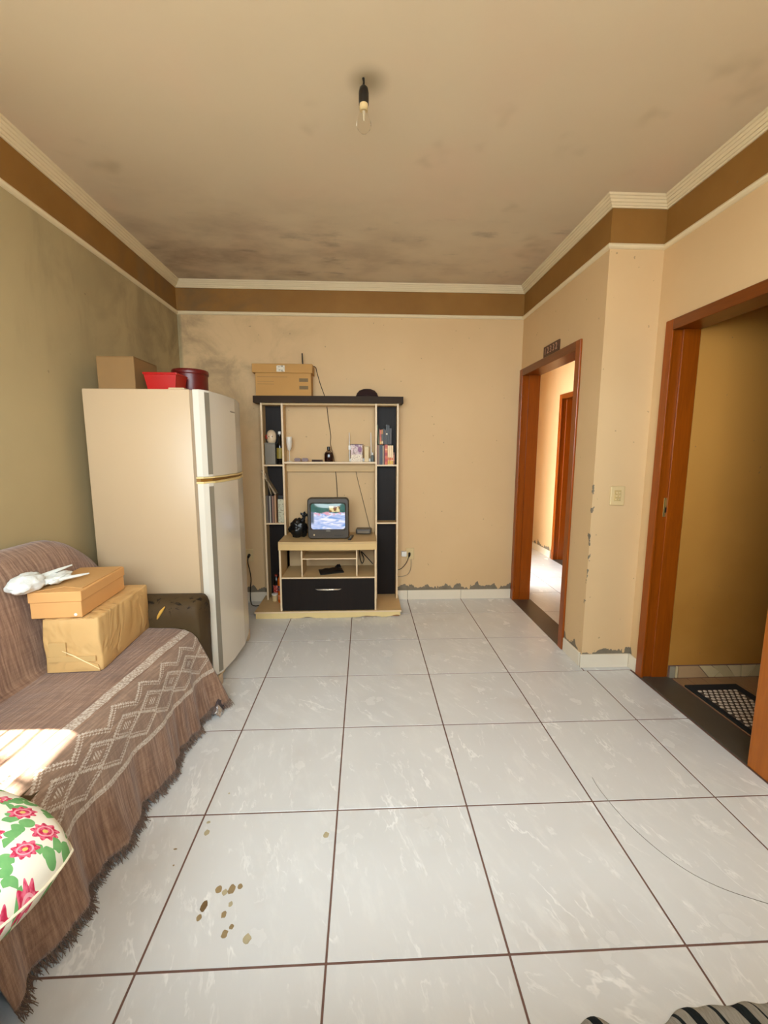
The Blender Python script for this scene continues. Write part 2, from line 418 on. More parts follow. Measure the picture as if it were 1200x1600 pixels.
# mouldings swept round the room with mitred corners
def sweep(name, path, prof, m_, closed=True):
    bm = BM(); n = len(path); rings = []
    for i, p in enumerate(path):
        a = Vector(path[i-1]); b = Vector(p); c = Vector(path[(i+1) % n])
        d0 = (b-a).normalized(); d1 = (c-b).normalized()
        n0 = Vector((d0.y, -d0.x)); n1 = Vector((d1.y, -d1.x))
        mt = (n0+n1)/(1+n0.dot(n1))
        rings.append([bm.verts.new((p[0]+mt.x*o_, p[1]+mt.y*o_, z)) for o_, z in prof])
    for i in range(n):
        A, B = rings[i], rings[(i+1) % n]
        for k in range(len(prof)):
            l = (k+1) % len(prof); bm.faces.new((A[k], A[l], B[l], B[k]))
    return setp(obj(name, bm, m_), kind='structure')
path = [(XL, YF), (XL, YB), (XR, YB), (XR, YP), (XR2, YP), (XR2, YF)]      # room on the right hand side
crown = [(0, 2.692), (.008, 2.692), (.011, 2.700), (.016, 2.701), (.021, 2.711), (.027, 2.712), (.033, 2.723), (.038, 2.724), (.043, 2.733), (.050, 2.735), (.053, 2.745), (0, 2.745)]
sweep('trim_1', path, crown, TRIM)
sweep('trim_2', path, [(0, 2.482), (.008, 2.484), (.016, 2.490), (.020, 2.498), (.014, 2.508), (0, 2.512)], TRIM)

# ------------------------------------------------------------------ door frames
def frame_y(name, xf, dep, y0, y1, zt, cas, sgn=-1, m_=WOOD, thr=True, near_m=None):
    """frame in a wall that runs along y; the wall's room face is x=xf, depth dep to +x"""
    p = setp(bpy.data.objects.new(name, None), kind='structure'); C.objects.link(p); MW[p.name] = Matrix.Identity(4)
    t = .036
    for a, b in ((y1-t, y1), (y0, y0+t)):
        obj('jamb', bx(xf, xf+dep, a, b, 0, zt-t, .002, 1), near_m if (near_m and a == y0) else m_, p)
    obj('jamb_head', bx(xf, xf+dep, y0, y1, zt-t, zt, .002, 1), WOODH, p)
    # door stops
    for a, b in ((y1-t-.012, y1-t), (y0+t, y0+t+.012)):
        obj('door_stop', bx(xf+.05, xf+dep-.003, a, b, .0 if not thr else .004, zt-t, .002, 1), m_, p)
    c = .016
    for a, b in ((y1-t-.012, y1-t-.012+cas), (y0+t+.012-cas, y0+t+.012)):
        obj('casing', bx(xf-c, xf, a-(.05 if (near_m and a < (y0+y1)/2) else 0), b, 0, zt+.015, .004, 2), near_m if (near_m and a < (y0+y1)/2) else m_, p)
    obj('casing_head', bx(xf-c, xf, y0+t+.012, y1-t-.012, zt+.015-cas, zt+.015, .004, 2), WOODH, p)
    if thr: obj('threshold', bx(xf-.012, xf+dep+.01, y0+t, y1-t, -.002, .004, .001, 1), STONE, p)
    return p
d1 = frame_y('door_1', XR, .15, -.70, .34, 2.05, .06)
d2 = frame_y('door_2', XR2, .15, -1.885, -1.055, 2.06, .058, near_m=WOODO)
bm = BM(); box(bm, 2.330, 2.362, -1.0935, -1.0905, .99, 1.10, .001, 1); box(bm, 2.338, 2.354, -1.0955, -1.0925, 1.055, 1.085, .0, 1)
sp = obj('strike_plate', bm, BRASS, d2)
bm = BM(); box(bm, 2.339, 2.353, -1.0962, -1.0938, 1.015, 1.045); obj('latch_hole', bm, BLACKP, sp)
d3 = frame_y('door_3', 3.0, .15, .93, 1.79, 2.03, .06)
# the bedroom door leaf standing half open inside
lf = thing('door_leaf', 'dark grey bedroom door leaf standing open at end of hall', 'door', (3.16, 1.70, .01), R(8))
bm = BM(); box(bm, 0, .76, -.035, 0, 0, 1.98, .003, 1); obj('panel', bm, mat('grey_painted_door', lin(92, 90, 96), .4, .1, 4), lf, local=True)
bm = BM(); tube(bm, [(.70, -.036, 1.0), (.70, -.075, 1.0), (.62, -.075, 1.0)], .008, 8); obj('door_handle', bm, ALU, lf, local=True)

# ------------------------------------------------------------------ openings out of frame
wn = setp(bpy.data.objects.new('window_1', None), kind='structure'); C.objects.link(wn); MW[wn.name] = Matrix.Identity(4)
bm = BM()
for a, b, c, d in ((WY0, WY0+.03, 1.1, 2.08), (WY1-.012, WY1, 1.1, 2.08), (WY0, WY1, 1.1, 1.13), (WY0, WY1, 2.065, 2.08)): box(bm, XL-.13, XL-.09, a, b, c, d)
obj('window_frame', bm, ALU, wn)
obj('added_shutter', bx(XL-.125, XL-.10, WY0+.03, -2.50, 1.13, 2.065), ALU, wn)  # unseen shutter added to cut the sun patch short
for k in range(9):
    obj('added_grille_bar', tube(BM(), [(XL-.05, WY0, 1.2+k*.115), (XL-.05, WY1, 1.2+k*.115)], .004, 6), BLACKP, wn)  # unseen grille added for thin shadows in the sun patch
LEAF = mat('garden_leaf', lin(70, 110, 46), .6, .3, 10)
tr = thing('garden_shrub', 'leafy green shrub outside the side window', 'shrub', (-2.0, -2.6, -.1))
obj('trunk', tube(BM(), [(-2.0, -2.6, -.1), (-1.95, -2.55, 1.6), (-1.8, -2.4, 3.2)], [.05, .04, .02], 7), mat('bark', lin(90, 70, 50), .9), tr)
bm = BM()
for k in range(230):
    c = Vector((random.gauss(-1.85, .18), random.gauss(-2.62, .24), random.gauss(3.35, .42)))
    if c.y > -2.36 and random.random() < .75: continue
    q = Euler((random.uniform(-.8, .8), random.uniform(-.8, .8), random.uniform(0, 6))).to_matrix(); s_ = random.uniform(.03, .055)
    bm.faces.new([bm.verts.new(c+q@Vector(p)*s_) for p in ((-1, 0, 0), (0, -.45, .1), (1.2, 0, 0), (0, .45, .1))])
setp(obj('foliage', bm, LEAF, tr), kind='stuff')

# ------------------------------------------------------------------ refrigerator
FR = mat('cream_fridge_enamel', lin(194, 168, 134), .35, .03, 3, spec=.4)
FRD = mat('fridge_door_white', lin(214, 206, 190), .22, .03, 3, spec=.5)
GREYP = mat('grey_trim_plastic', lin(128, 120, 104), .3, .08, 6)
YELP = mat('yellowed_plastic', lin(206, 168, 84), .4, .15, 14)
GASK = mat('grey_gasket', lin(150, 128, 100), .6, .1, 10)
fr = thing('refrigerator', 'tall cream two-door refrigerator with yellowed trim beside the sofa', 'refrigerator', (-.55, -.76, 0))
FX0, FXB, FY0, FY1, FH = -.858, -.309, -1.112, -.43, 1.683
obj('cabinet', bx(FX0, FXB, FY0, FY1, .045, FH, .006, 2), FR, fr, smooth=True)
obj('gasket', bx(FXB, FXB+.014, FY0+.004, FY1-.004, .07, FH-.004), GASK, fr)
def door_x(y):        # bowed front: chamfer near, belly, then falls away to the far side
    t = (y-FY0)/(FY1-FY0)
    pts = ((0, -.262), (.03, -.240), (.075, -.226), (.30, -.205), (.60, -.197), (.62, -.1985), (.90, -.224), (.97, -.236), (1, -.256))
    for (a, p), (b, q) in zip(pts, pts[1:]):
        if t <= b: return p+(q-p)*(t-a)/(b-a)
    return -.27
ts = (0, .03, .075, .15, .3, .45, .60, .62, .75, .9, .97, 1)
def fdoor(z0, z1):
    poly = [(FXB+.014, FY0)]+[(door_x(FY0+t*(FY1-FY0)), FY0+t*(FY1-FY0)) for t in ts]+[(FXB+.014, FY1)]
    o = obj('door', prism(BM(), poly, z0, z1), FRD, fr, smooth=7)
    b = o.modifiers.new('b', 'BEVEL'); b.width = .004; b.segments = 2; b.limit_method = 'ANGLE'; b.angle_limit = R(50)
    return o
for (z0, z1), (h0, h1) in (((1.222, FH), (1.235, FH-.012)), ((.075, 1.188), (.09, 1.17))):
    dd = fdoor(z0, z1)
    # grey recessed grip strip running up the near edge
    A = FY0+.012; B = FY0+.052
    q = [(door_x(y)+.0015, y) for y in (FY0+.0204, FY0+.051)]+[(door_x(y)-.012, y) for y in (FY0+.051, FY0+.0204)]
    obj('grip_strip', prism(BM(), q, h0, h1), GREYP, dd)
    q = [(-.285, FY0-.002), (-.266, FY0-.002), (-.266, FY0+.02), (-.285, FY0+.02)]
# yellowed wedge between the doors
def wedge(za, zb, zc, zd, m_, nm, par, off=.0):
    bm = BM(); n = 10; T = []; Bt = []
    for k in range(n+1):
        y = FY0-.002+k/n*(FY1-FY0); t = k/n
        x = door_x(max(FY0, y))+off
        T.append((x, y, za+(zc-za)*t)); Bt.append((x, y, zb+(zd-zb)*t))
    va = [bm.verts.new(p) for p in T]; vb = [bm.verts.new(p) for p in Bt]
    vc = [bm.verts.new((FXB+.012, p[1], p[2])) for p in T]; vd = [bm.verts.new((FXB+.012, p[1], p[2])) for p in Bt]
    for k in range(n):
        bm.faces.new((va[k], va[k+1], vb[k+1], vb[k])); bm.faces.new((vc[k], vc[k+1], va[k+1], va[k])); bm.faces.new((vb[k], vb[k+1], vd[k+1], vd[k]))
        bm.faces.new((vc[k], vc[k+1], vd[k+1], vd[k]))
    bm.faces.new((va[0], vb[0], vd[0], vc[0])); bm.faces.new((va[-1], vb[-1], vd[-1], vc[-1]))
    return obj(nm, bm, m_, par)
wedge(1.222, 1.214, 1.222, 1.212, mat('pale_yellowed_lip', lin(222, 196, 134), .4), 'door_lip', fr, .003)
wedge(1.196, 1.186, 1.202, 1.186, mat('pale_yellowed_lip_lower', lin(222, 196, 134), .4), 'door_lip', fr, .003)
wedge(1.2135, 1.1965, 1.2115, 1.2025, mat('amber_grip_recess', lin(140, 96, 30), .5), 'grip_recess', fr, -.012)
bm = BM(); box(bm, -.43, -.345, FY0+.03, FY0+.09, FH, FH+.012, .004, 2); obj('hinge_cover', bm, FR, fr)
obj('kick_plate', bx(FXB, -.25, FY0+.06, FY1-.03, .03, .072, .003, 1), YELP, fr)
obj('rear_plinth', bx(FX0+.03, FXB-.03, FY0+.05, FY1-.03, .012, .045), BLACKP, fr)
for y in (FY0+.005, FY1-.065): obj('foot', bx(-.305, -.232, y, y+.06, 0, .072, .008, 2), FR, fr)
for y in (FY0+.06, FY1-.08): obj('foot', lathe(BM(), [(0, 0), (.02, 0), (.02, .012), (0, .012)], FX0+.07, y, n=10), BLACKP, fr)
# thin grey nameplate: its lettering is too small to be read
obj('nameplate', bx(-.2015, -.1955, -.785, -.70, 1.594, 1.601, .001, 1), GREYP, fr)

CARD = mat('kraft_cardboard', lin(196, 150, 92), .75, .08, 7, bump=.1)
CARDD = mat('dark_kraft_cardboard', lin(140, 106, 62), .75, .08, 7, bump=.1)
TAPE = mat('packing_tape', lin(204, 168, 112), .25, .05, 9)
cb = thing('cardboard_box', 'plain brown cardboard box on top of refrigerator near the wall', 'box', (-.735, -.87, FH), 0)
obj('carton', bx(-.836, -.638, -1.0, -.732, FH, FH+.183, .003, 1), CARDD, cb)
obj('flap', bx(-.836, -.737, -1.0, -.732, FH+.183, FH+.186), CARDD, cb); obj('flap', bx(-.7355, -.638, -1.0, -.732, FH+.183, FH+.186), CARDD, cb)
RED = mat('red_plastic', lin(176, 10, 8), .3, .08, 8); DRED = mat('dark_red_enamel', lin(92, 10, 8), .35, .2, 14)
rb = thing('food_container', 'bright red rectangular plastic container on refrigerator beside dark red tin', 'container', (-.50, -.90, FH))
bm = BM()
def tub(bm, cx, cy, hx, hy, z0, z1, fl, th=.004):
    A = [(-1, -1), (1, -1), (1, 1), (-1, 1)]
    o0 = [bm.verts.new((cx+a*hx, cy+b*hy, z0)) for a, b in A]; o1 = [bm.verts.new((cx+a*(hx+fl), cy+b*(hy+fl), z1)) for a, b in A]
    i1 = [bm.verts.new((cx+a*(hx+fl-th), cy+b*(hy+fl-th), z1)) for a, b in A]; i0 = [bm.verts.new((cx+a*(hx-th), cy+b*(hy-th), z0+th)) for a, b in A]
    for k in range(4):
        j = (k+1) % 4
        bm.faces.new((o0[k], o0[j], o1[j], o1[k])); bm.faces.new((o1[k], o1[j], i1[j], i1[k])); bm.faces.new((i1[k], i1[j], i0[j], i0[k]))
    bm.faces.new(o0); bm.faces.new(i0)
tub(bm, -.505, -.925, .072, .06, FH, FH+.092, .014)
obj('tub', bm, RED, rb)
bm = BM(); box(bm, -.597, -.413, -1.003, -.847, FH+.092, FH+.104, .004, 2); obj('lid', bm, RED, rb)
tn = thing('round_tin', 'dark red round lidded tin at back of refrigerator top', 'tin', (-.455, -.70, FH))
obj('tin_body', lathe(BM(), [(0, 0), (.098, 0), (.10, .004), (.10, .135), (0, .135)], -.455, -.70, FH, 32), DRED, tn, smooth=True)
obj('lid', lathe(BM(), [(.0, .135), (.104, .135), (.106, .138), (.106, .158), (.102, .163), (.094, .160), (0, .160)], -.455, -.70, FH, 32), DRED, tn, smooth=True)

# ------------------------------------------------------------------ wall unit for the television
BEECH = board_mat('beech_laminate', lin(196, 162, 112), lin(214, 182, 132))
BEECHV = board_mat('beech_laminate_upright', lin(196, 162, 112), lin(214, 182, 132), 2)
EDGE = mat('pale_edge_banding', lin(228, 200, 160), .45, .05, 10)
ESP = board_mat('espresso_laminate', lin(20, 13, 9), lin(34, 25, 19), 2, .5, 40)
ESPH = board_mat('espresso_laminate_long', lin(42, 29, 16), lin(56, 40, 24), 0, .6, 40)
rk = thing('wall_unit', 'beech and espresso television wall unit with side shelves against back wall', 'shelf unit', (.31, .13, 0))
UY0, UY1 = .216, .345
def board(name, x0, x1, y0, y1, z0, z1, m_=BEECH, front=True, par=None):
    o = obj(name, bx(x0, x1, y0+(.0015 if front else 0), y1, z0, z1), m_, par or rk)
    if front: obj('edge_strip', bx(x0, x1, y0, y0+.0015, z0, z1), EDGE, o if not par else par)
    return o
TX = ((-.254, -.239), (-.084, -.069), (.700, .715), (.884, .899))
for a, b in TX: board('side_panel', a, b, UY0, UY1, .06, 1.757, BEECHV)
for a, b in ((TX[0][1], TX[1][0]), (TX[2][1], TX[3][0])):
    obj('back_panel', bx(a, b, UY1-.008, UY1, .06, 1.757), ESP, rk)
    for z in (1.235, .735): board('shelf', a, b, UY0, UY1-.008, z, z+.013)
    obj('top_filler', bx(a, b, UY0+.005, UY1-.008, 1.742, 1.757), BEECH, rk)
board('middle_shelf', TX[1][1], TX[2][0], UY0, UY1, 1.257, 1.272)
obj('shelf_apron', bx(TX[1][1], TX[2][0], UY1-.03, UY1-.015, 1.185, 1.257), BEECH, rk)
obj('top_filler', bx(TX[1][1], TX[2][0], UY0+.005, UY1, 1.742, 1.757), BEECH, rk)
# slightly bowed dark top
n = 14
poly = [(-.306, UY1), (-.306, .195)]+[(-.306+1.241*k/n, .195-.016*math.sin(math.pi*k/n)) for k in range(1, n)]+[(.935, .195), (.935, UY1)]
obj('top_panel', prism(BM(), poly, 1.757, 1.812), ESPH, rk)
# lower unit with bowed counter
LX0, LX1, LY0 = -.083, .702, -.062
bow = lambda x: .018*math.sin(math.pi*(x-LX0)/(LX1-LX0))
poly = [(LX0-.002, UY1-.01)]+[(LX0-.002+(LX1-LX0+.004)*k/n, LY0-.01-bow(LX0+(LX1-LX0)*k/n)) for k in range(n+1)]+[(LX1+.002, UY1-.01)]
bm = prism(BM(), poly, .623, .641); obj('counter', bm, BEECH, rk)
poly2 = [(LX0-.002+(LX1-LX0+.004)*k/n, LY0-.01-bow(LX0+(LX1-LX0)*k/n)) for k in range(n+1)]
poly2 = poly2+[(x, y+.02) for x, y in poly2[::-1]]
obj('counter_fascia', prism(BM(), poly2, .574, .623), mat('beech_fascia', lin(214, 180, 122), .4, .05, 8), rk)
for a, b in ((LX0, LX0+.014), (LX1-.014, LX1)): board('side_panel', a, b, LY0, UY1-.012, .06, .574 if a < 0 else .574, BEECHV)
for a, b in ((.090, .101), (.536, .547)): board('divider', a, b, LY0+.02, .20, .345, .574, BEECHV)
board('drawer_shelf', LX0+.014, LX1-.014, LY0, .30, .333, .345)
board('narrow_shelf', .101, .536, LY0+.02, .20, .488, .497)
obj('cell_back', bx(.101, .536, .20, .208, .497, .574), BEECH, rk)
dr = obj('drawer', bx(LX0+.016, LX1-.016, LY0-.002, LY0+.014, .064, .331, .0015, 1), ESP, rk)
obj('drawer_box', bx(LX0+.03, LX1-.03, LY0+.014, .28, .075, .30), BEECH, dr)
bm = BM(); tube(bm, [(.205, LY0-.004, .246), (.225, LY0-.02, .247), (.27, LY0-.027, .248), (.31, LY0-.029, .248), (.35, LY0-.027, .248), (.395, LY0-.02, .247), (.413, LY0-.004, .246)], [.003, .006, .0075, .008, .0075, .006, .003], 8)
obj('handle', bm, mat('chrome_handle', lin(225, 220, 210), .2, .03, 5, metal=.8), dr, smooth=True)
board('base_top', -.294, .909, -.075, UY1-.005, .047, .060)
# plinth whose lower edge has swollen and crumbled
bm = BM(); n = 70; rngp = random.Random(3)
def low(k):
    x = -.285+1.185*k/n
    v = .0
    for c, wd, h in ((.135, .04, .011), (.62, .05, .012), (.70, .03, .008), (.87, .05, .018)): v += h*math.exp(-((x-c)/wd)**2)
    return min(.02, v+.0025*abs(math.sin(k*1.7))*(k > 40))
for y in (-.068, -.052):
    pass
fa = [bm.verts.new((-.285+1.185*k/n, -.068, .046)) for k in range(n+1)]; fb = [bm.verts.new((-.285+1.185*k/n, -.068, low(k))) for k in range(n+1)]
ga = [bm.verts.new((-.285+1.185*k/n, -.050, .046)) for k in range(n+1)]; gb = [bm.verts.new((-.285+1.185*k/n, -.050, low(k))) for k in range(n+1)]
for k in range(n):
    for q in ((fa[k], fa[k+1], fb[k+1], fb[k]), (ga[k], ga[k+1], gb[k+1], gb[k]), (fb[k], fb[k+1], gb[k+1], gb[k]), (fa[k], fa[k+1], ga[k+1], ga[k])): bm.faces.new(q)
bm.faces.new((fa[0], fb[0], gb[0], ga[0])); bm.faces.new((fa[-1], fb[-1], gb[-1], ga[-1]))
obj('plinth', bm, mat('yellowed_plinth_board', lin(226, 200, 140), .5, .08, 14), rk)
BRK = mat('swollen_chipboard', lin(150, 104, 62), .8, .2, 30)
obj('plinth_core', bx(-.275, .89, -.050, .30, 0, .046), BRK, rk)

# ------------------------------------------------------------------ television
tv = thing('television', 'small old grey tube television switched on, on the beech counter', 'television', (.31, .15, .641))
TVP = mat('charcoal_tv_plastic', lin(72, 64, 54), .38, .08, 10)
T0, T1, TY, TZ0, TZ1 = .139, .479, .028, .643, .984
def rrect(cx, cz, hx, hz, r, n=5, pinch=0.):
    out = []
    for sx, sz, a0 in ((1, 1, 0), (-1, 1, 90), (-1, -1, 180), (1, -1, 270)):
        for k in range(n+1):
            a = R(a0+90*k/n); out.append((cx+sx*(hx-r)+r*math.cos(a), cz+sz*(hz-r)+r*math.sin(a)))
    return out
def loft(bm, loops, cap0=True, cap1=True, mi=0):
    rr = [[bm.verts.new(p) for p in l] for l in loops]
    for a, b in zip(rr, rr[1:]):
        for k in range(len(a)):
            j = (k+1) % len(a); bm.faces.new((a[k], a[j], b[j], b[k])).material_index = mi
    if cap0: bm.faces.new(rr[0]).material_index = mi
    if cap1: bm.faces.new(rr[-1][::-1]).material_index = mi
cx, cz = (T0+T1)/2, (TZ0+TZ1)/2; hx, hz = (T1-T0)/2, (TZ1-TZ0)/2
sx, sz, shx, shz = .3065, .829, .141, .108
bm = BM()
L = [[(x, y, z) for x, z in rrect(*a)] for a, y in (
    ((cx, cz-.01, .11, .10, .03), TY+.29), ((cx, cz-.005, .125, .125, .03), TY+.21), ((cx, cz, hx-.012, hz-.012, .03), TY+.08), ((cx, cz, hx, hz, .03), TY+.065),
    ((cx, cz, hx, hz, .03), TY+.012), ((cx, cz, hx-.008, hz-.008, .026), TY))]
loft(bm, L, True, False)
a = [bm.verts.new((x, TY, z)) for x, z in rrect(cx, cz, hx-.008, hz-.008, .026)]
b = [bm.verts.new((x, TY, z)) for x, z in rrect(sx, sz, shx+.008, shz+.008, .022)]
c = [bm.verts.new((x, TY+.014, z)) for x, z in rrect(sx, sz, shx-.002, shz-.002, .02)]
for k in range(len(a)):
    j = (k+1) % len(a); bm.faces.new((a[k], a[j], b[j], b[k])); bm.faces.new((b[k], b[j], c[j], c[k]))
bmesh.ops.remove_doubles(bm, verts=bm.verts, dist=1e-5)
obj('tv_case', bm, TVP, tv, smooth=35)
def screen_mat():
    n = N('glowing_tube_picture'); P = n.pos(); x, y, z = n.sep(P)
    u = n.M('DIVIDE', n.M('SUBTRACT', x, sx-shx), 2*shx); v = n.M('DIVIDE', n.M('SUBTRACT', z, sz-shz), 2*shz)
    q = n.comb(u, v, 0.)
    nz = n.noise(n.V('MULTIPLY', q, (2, 5, 1)), 1.6, 4., .5, 1.)
    cloth = n.ramp(nz, [(.3, lin(120, 165, 225)), (.5, lin(205, 215, 250)), (.62, lin(250, 250, 255))])
    edge = n.M('ADD', v, n.M('MULTIPLY', n.M('SUBTRACT', n.noise(q, 5, 3.), .5), .16))
    cloth = n.mix(n.M('MULTIPLY', n.step(edge, .5, .6), n.step(n.noise(q, 7, 2.), .45, .6)), cloth, lin(238, 172, 190))
    wall = n.mix(n.noise(q, 4, 3.), lin(24, 66, 62), lin(74, 128, 118))
    col = n.mix(n.step(edge, .62, .68), cloth, wall)
    w1 = n.M('MULTIPLY', n.M('MULTIPLY', n.step(u, .52, .56), n.step(u, .86, .83)), n.M('MULTIPLY', n.step(v, .66, .70), n.step(v, .92, .88)))
    win = n.mix(n.step(n.noise(n.V('MULTIPLY', q, (3, 1, 1)), 4, 2.), .45, .6), lin(240, 220, 160), lin(130, 84, 50))
    col = n.mix(w1, col, win)
    left = n.M('MULTIPLY', n.step(u, .12, .06), n.step(n.M('ABSOLUTE', n.M('SUBTRACT', v, .45)), .3, .15))
    col = n.mix(left, col, lin(96, 110, 128))
    n.t.links.new(col, n.b.inputs['Emission Color']); n.b.inputs['Emission Strength'].default_value = 1.0
    return n.fin((.02, .02, .02), .12)
bm = BM()
def scr(u, v):
    x, z = sx+(u*2-1)*shx, sz+(v*2-1)*shz
    return (x, TY+.016-.010*(1-(2*u-1)**2)*(1-(2*v-1)**2)**.5 if abs(2*v-1) < 1 else TY+.016, z)
grid(bm, 12, 10, scr); obj('screen', bm, screen_mat(), tv, smooth=True)
_pb = obj('power_button', lathe(BM(), [(0, 0), (.007, 0), (.007, .004), (0, .006)], 0, 0, 0, 12), IVORY, tv, local=True)
_pb.matrix_local = Matrix.Translation((.192-.31, TY-.0-.15, .678-.641)) @ Matrix.Rotation(R(90), 4, 'X')
obj('badge', bx(.29, .325, TY-.001, TY+.001, .709, .713), mat('badge_silver', lin(190, 184, 170), .3, metal=.5), tv)
for a in (.36, .375, .39, .405, .42): obj('control_button', bx(a, a+.009, TY-.002, TY+.001, .672, .677), BLACKP, tv)
for a in (.18, .40): obj('foot', bx(a, a+.04, TY+.03, TY+.08, .641, .645), BLACKP, tv)

# black plastic bag beside the television
BAG = mat('black_bag_plastic', (.006, .006, .006), .28, .3, 14, bump=.4)
def blob(name, c, rad, m_, parent=None, seed=0, amp=.2, sub=4, fr_=6., flat=None, crease=0.):
    bm = BM(); bmesh.ops.create_icosphere(bm, subdivisions=sub, radius=1)
    for v in bm.verts:
        d = v.co.normalized(); q = noise.noise(d*2+Vector((seed, 0, 0)))*amp+abs(noise.noise(d*fr_+Vector((0, seed, 0))))*crease
        p = Vector((d.x*rad[0], d.y*rad[1], d.z*rad[2]))*(1+q)
        v.co = p+Vector(c)
        if flat is not None and v.co.z < flat: v.co.z = flat
    return obj(name, bm, m_, parent, smooth=60)
bg1 = thing('plastic_bag', 'knotted black plastic bag standing left of the television', 'bag', (.045, .13, .641))
blob('bag_body', (.045, .13, .718), (.082, .07, .085), BAG, bg1, 3, .25, 4, 6, .6415, -.28)
bm = BM(); tube(bm, [(.085, .115, .785), (.10, .11, .81), (.10, .108, .83)], [.02, .012, .018], 7); obj('bag_knot', bm, BAG, bg1, smooth=True)
bm = BM()
for ang in (-40, 10, 60): 
    q = Matrix.Rotation(R(ang), 3, 'Y')
    pts = [Vector((.10, .108, .82))+q@Vector(p) for p in ((0, 0, 0), (-.012, .004, .03), (.0, -.004, .045), (.014, .002, .028))]
    A = [bm.verts.new(p) for p in pts]; B = [bm.verts.new(p+Vector((0, .004, 0))) for p in pts]
    bm.faces.new(A); bm.faces.new(B[::-1])
    for k in range(4): bm.faces.new((A[k], B[k], B[(k+1) % 4], A[(k+1) % 4]))
obj('bag_ears', bm, BAG, bg1)

sb = thing('set_top_box', 'small dark set-top box on counter right of the television', 'set-top box', (.60, .26, .641), R(-4))
bm = BM(); box(bm, -.067, .067, -.05, .05, .006, .05, .01, 3); obj('casing_body', bm, TVP, sb, local=True)
bm = BM(); box(bm, -.05, .05, -.0515, -.049, .014, .034, .0, 1); obj('front_window', bm, mat('smoked_window', lin(120, 108, 90), .15), sb, local=True)
for a in (-.04, .04): obj('foot', lathe(BM(), [(0, 0), (.008, 0), (.008, .007), (0, .007)], a, 0, 0, 8), BLACKP, sb, local=True)
rc = thing('remote_control', 'narrow black remote control lying against right side of television', 'remote control', (.492, .06, .641), R(-6))
bm = BM(); box(bm, -.014, .014, -.08, .08, 0, .016, .005, 2); obj('remote_body', bm, BLACKP, rc, local=True)
for k in range(5):
    bm = BM(); box(bm, -.007, .007, -.06+k*.022, -.05+k*.022, .0155, .018, .001, 1); obj('key', bm, GREYP, rc, local=True)

# flat black pouch inside the lower unit
pc = thing('folded_pouch', 'black folded plastic pouch lying on shelf above the drawer', 'pouch', (.32, .10, .345), R(12))
bm = BM()
def pf(u, v):
    a, b = (u-.5), (v-.5)
    return (a*.20, b*.15+(.03*a), .012*(1-(2*a)**4)*(1-(2*b)**4)+.006*noise.noise(Vector((u*5, v*5, 1)))+.010)
g1 = grid(bm, 14, 10, pf); g2 = grid(bm, 14, 10, lambda u, v: (pf(u, v)[0], pf(u, v)[1], .001))
for i in range(14): bm.faces.new((g1[0][i], g1[0][i+1], g2[0][i+1], g2[0][i])); bm.faces.new((g1[-1][i], g1[-1][i+1], g2[-1][i+1], g2[-1][i]))
for j in range(10): bm.faces.new((g1[j][0], g1[j+1][0], g2[j+1][0], g2[j][0])); bm.faces.new((g1[j][-1], g1[j+1][-1], g2[j+1][-1], g2[j][-1]))
obj('pouch_body', bm, mat('black_sheet', lin(30, 30, 30), .35, .3, 20, bump=.2), pc, local=True, smooth=True)
obj('pouch_knot', tube(BM(), [(.05, .05, .015), (.07, .06, .035), (.085, .05, .028), (.075, .04, .05)], [.016, .014, .010, .005], 7), BAG, pc, local=True, smooth=True)

# ------------------------------------------------------------------ things on the middle shelf
MZ = 1.272
GL = N('frosted_flute_glass').fin(lin(226, 216, 200), .25, Alpha=.9)
gl = thing('champagne_flute', 'pale frosted champagne flute at left end of middle shelf', 'glass', (-.03, .255, MZ))
obj('bowl', lathe(BM(), [(.003, .09), (.012, .10), (.021, .125), (.025, .16), (.025, .208), (.0235, .208), (.0235, .16), (.019, .128), (.010, .104), (0, .098)], -.03, .255, MZ, 20), GL, gl, smooth=True)
obj('stem', lathe(BM(), [(0, .004), (.004, .006), (.0028, .02), (.0028, .085), (.004, .092), (0, .095)], -.03, .255, MZ, 10), GL, gl, smooth=True)
obj('foot', lathe(BM(), [(0, 0), (.026, 0), (.026, .002), (.006, .005), (0, .006)], -.03, .255, MZ, 20), GL, gl, smooth=True)
BRN = mat('brown_tortoiseshell', lin(96, 48, 30), .3, .3, 30)
sg = thing('sunglasses', 'brown folded sunglasses lying beside the champagne flute', 'sunglasses', (.075, .265, MZ))
for a in (.035, .10):
    bm = BM(); loft(bm, [[(a+x, .26+y*.2, MZ+.016+z) for x, z in rrect(0, 0, .027, .015, .012, 4)] for y in (-.01, .01)]); obj('lens', bm, BRN, sg, smooth=30)
obj('bridge', tube(BM(), [(.06, .26, MZ+.02), (.067, .258, MZ+.024), (.075, .26, MZ+.02)], .0025, 6), BRN, sg)
for s_, a in ((1, .01), (-1, .125)): obj('temple', tube(BM(), [(a, .262, MZ+.022), (a+s_*.03, .29, MZ+.012), (a+s_*.10, .30, MZ+.004)], .003, 6), BRN, sg)
pp = thing('pen_case', 'slim dark case lying left of the syrup bottle', 'case', (.205, .245, MZ), R(-14))
bm = BM(); loft(bm, [[(x, y, .009+z) for y, z in rrect(0, 0, .010, .009, .006, 3)] for x in (-.045, .045)]); obj('case_body', bm, mat('dark_brown_leather', lin(50, 30, 24), .5), pp, local=True, smooth=30)
obj('case_flap', bx(-.01, .047, -.0115, -.009, .006, .018), mat('dark_brown_flap', lin(66, 40, 30), .5), pp, local=True)
SYR = mat('dark_syrup', lin(38, 14, 10), .12, .2, 10, spec=.6)
bt = thing('syrup_bottle', 'squat dark glass bottle on the middle shelf below the cable', 'bottle', (.303, .26, MZ))
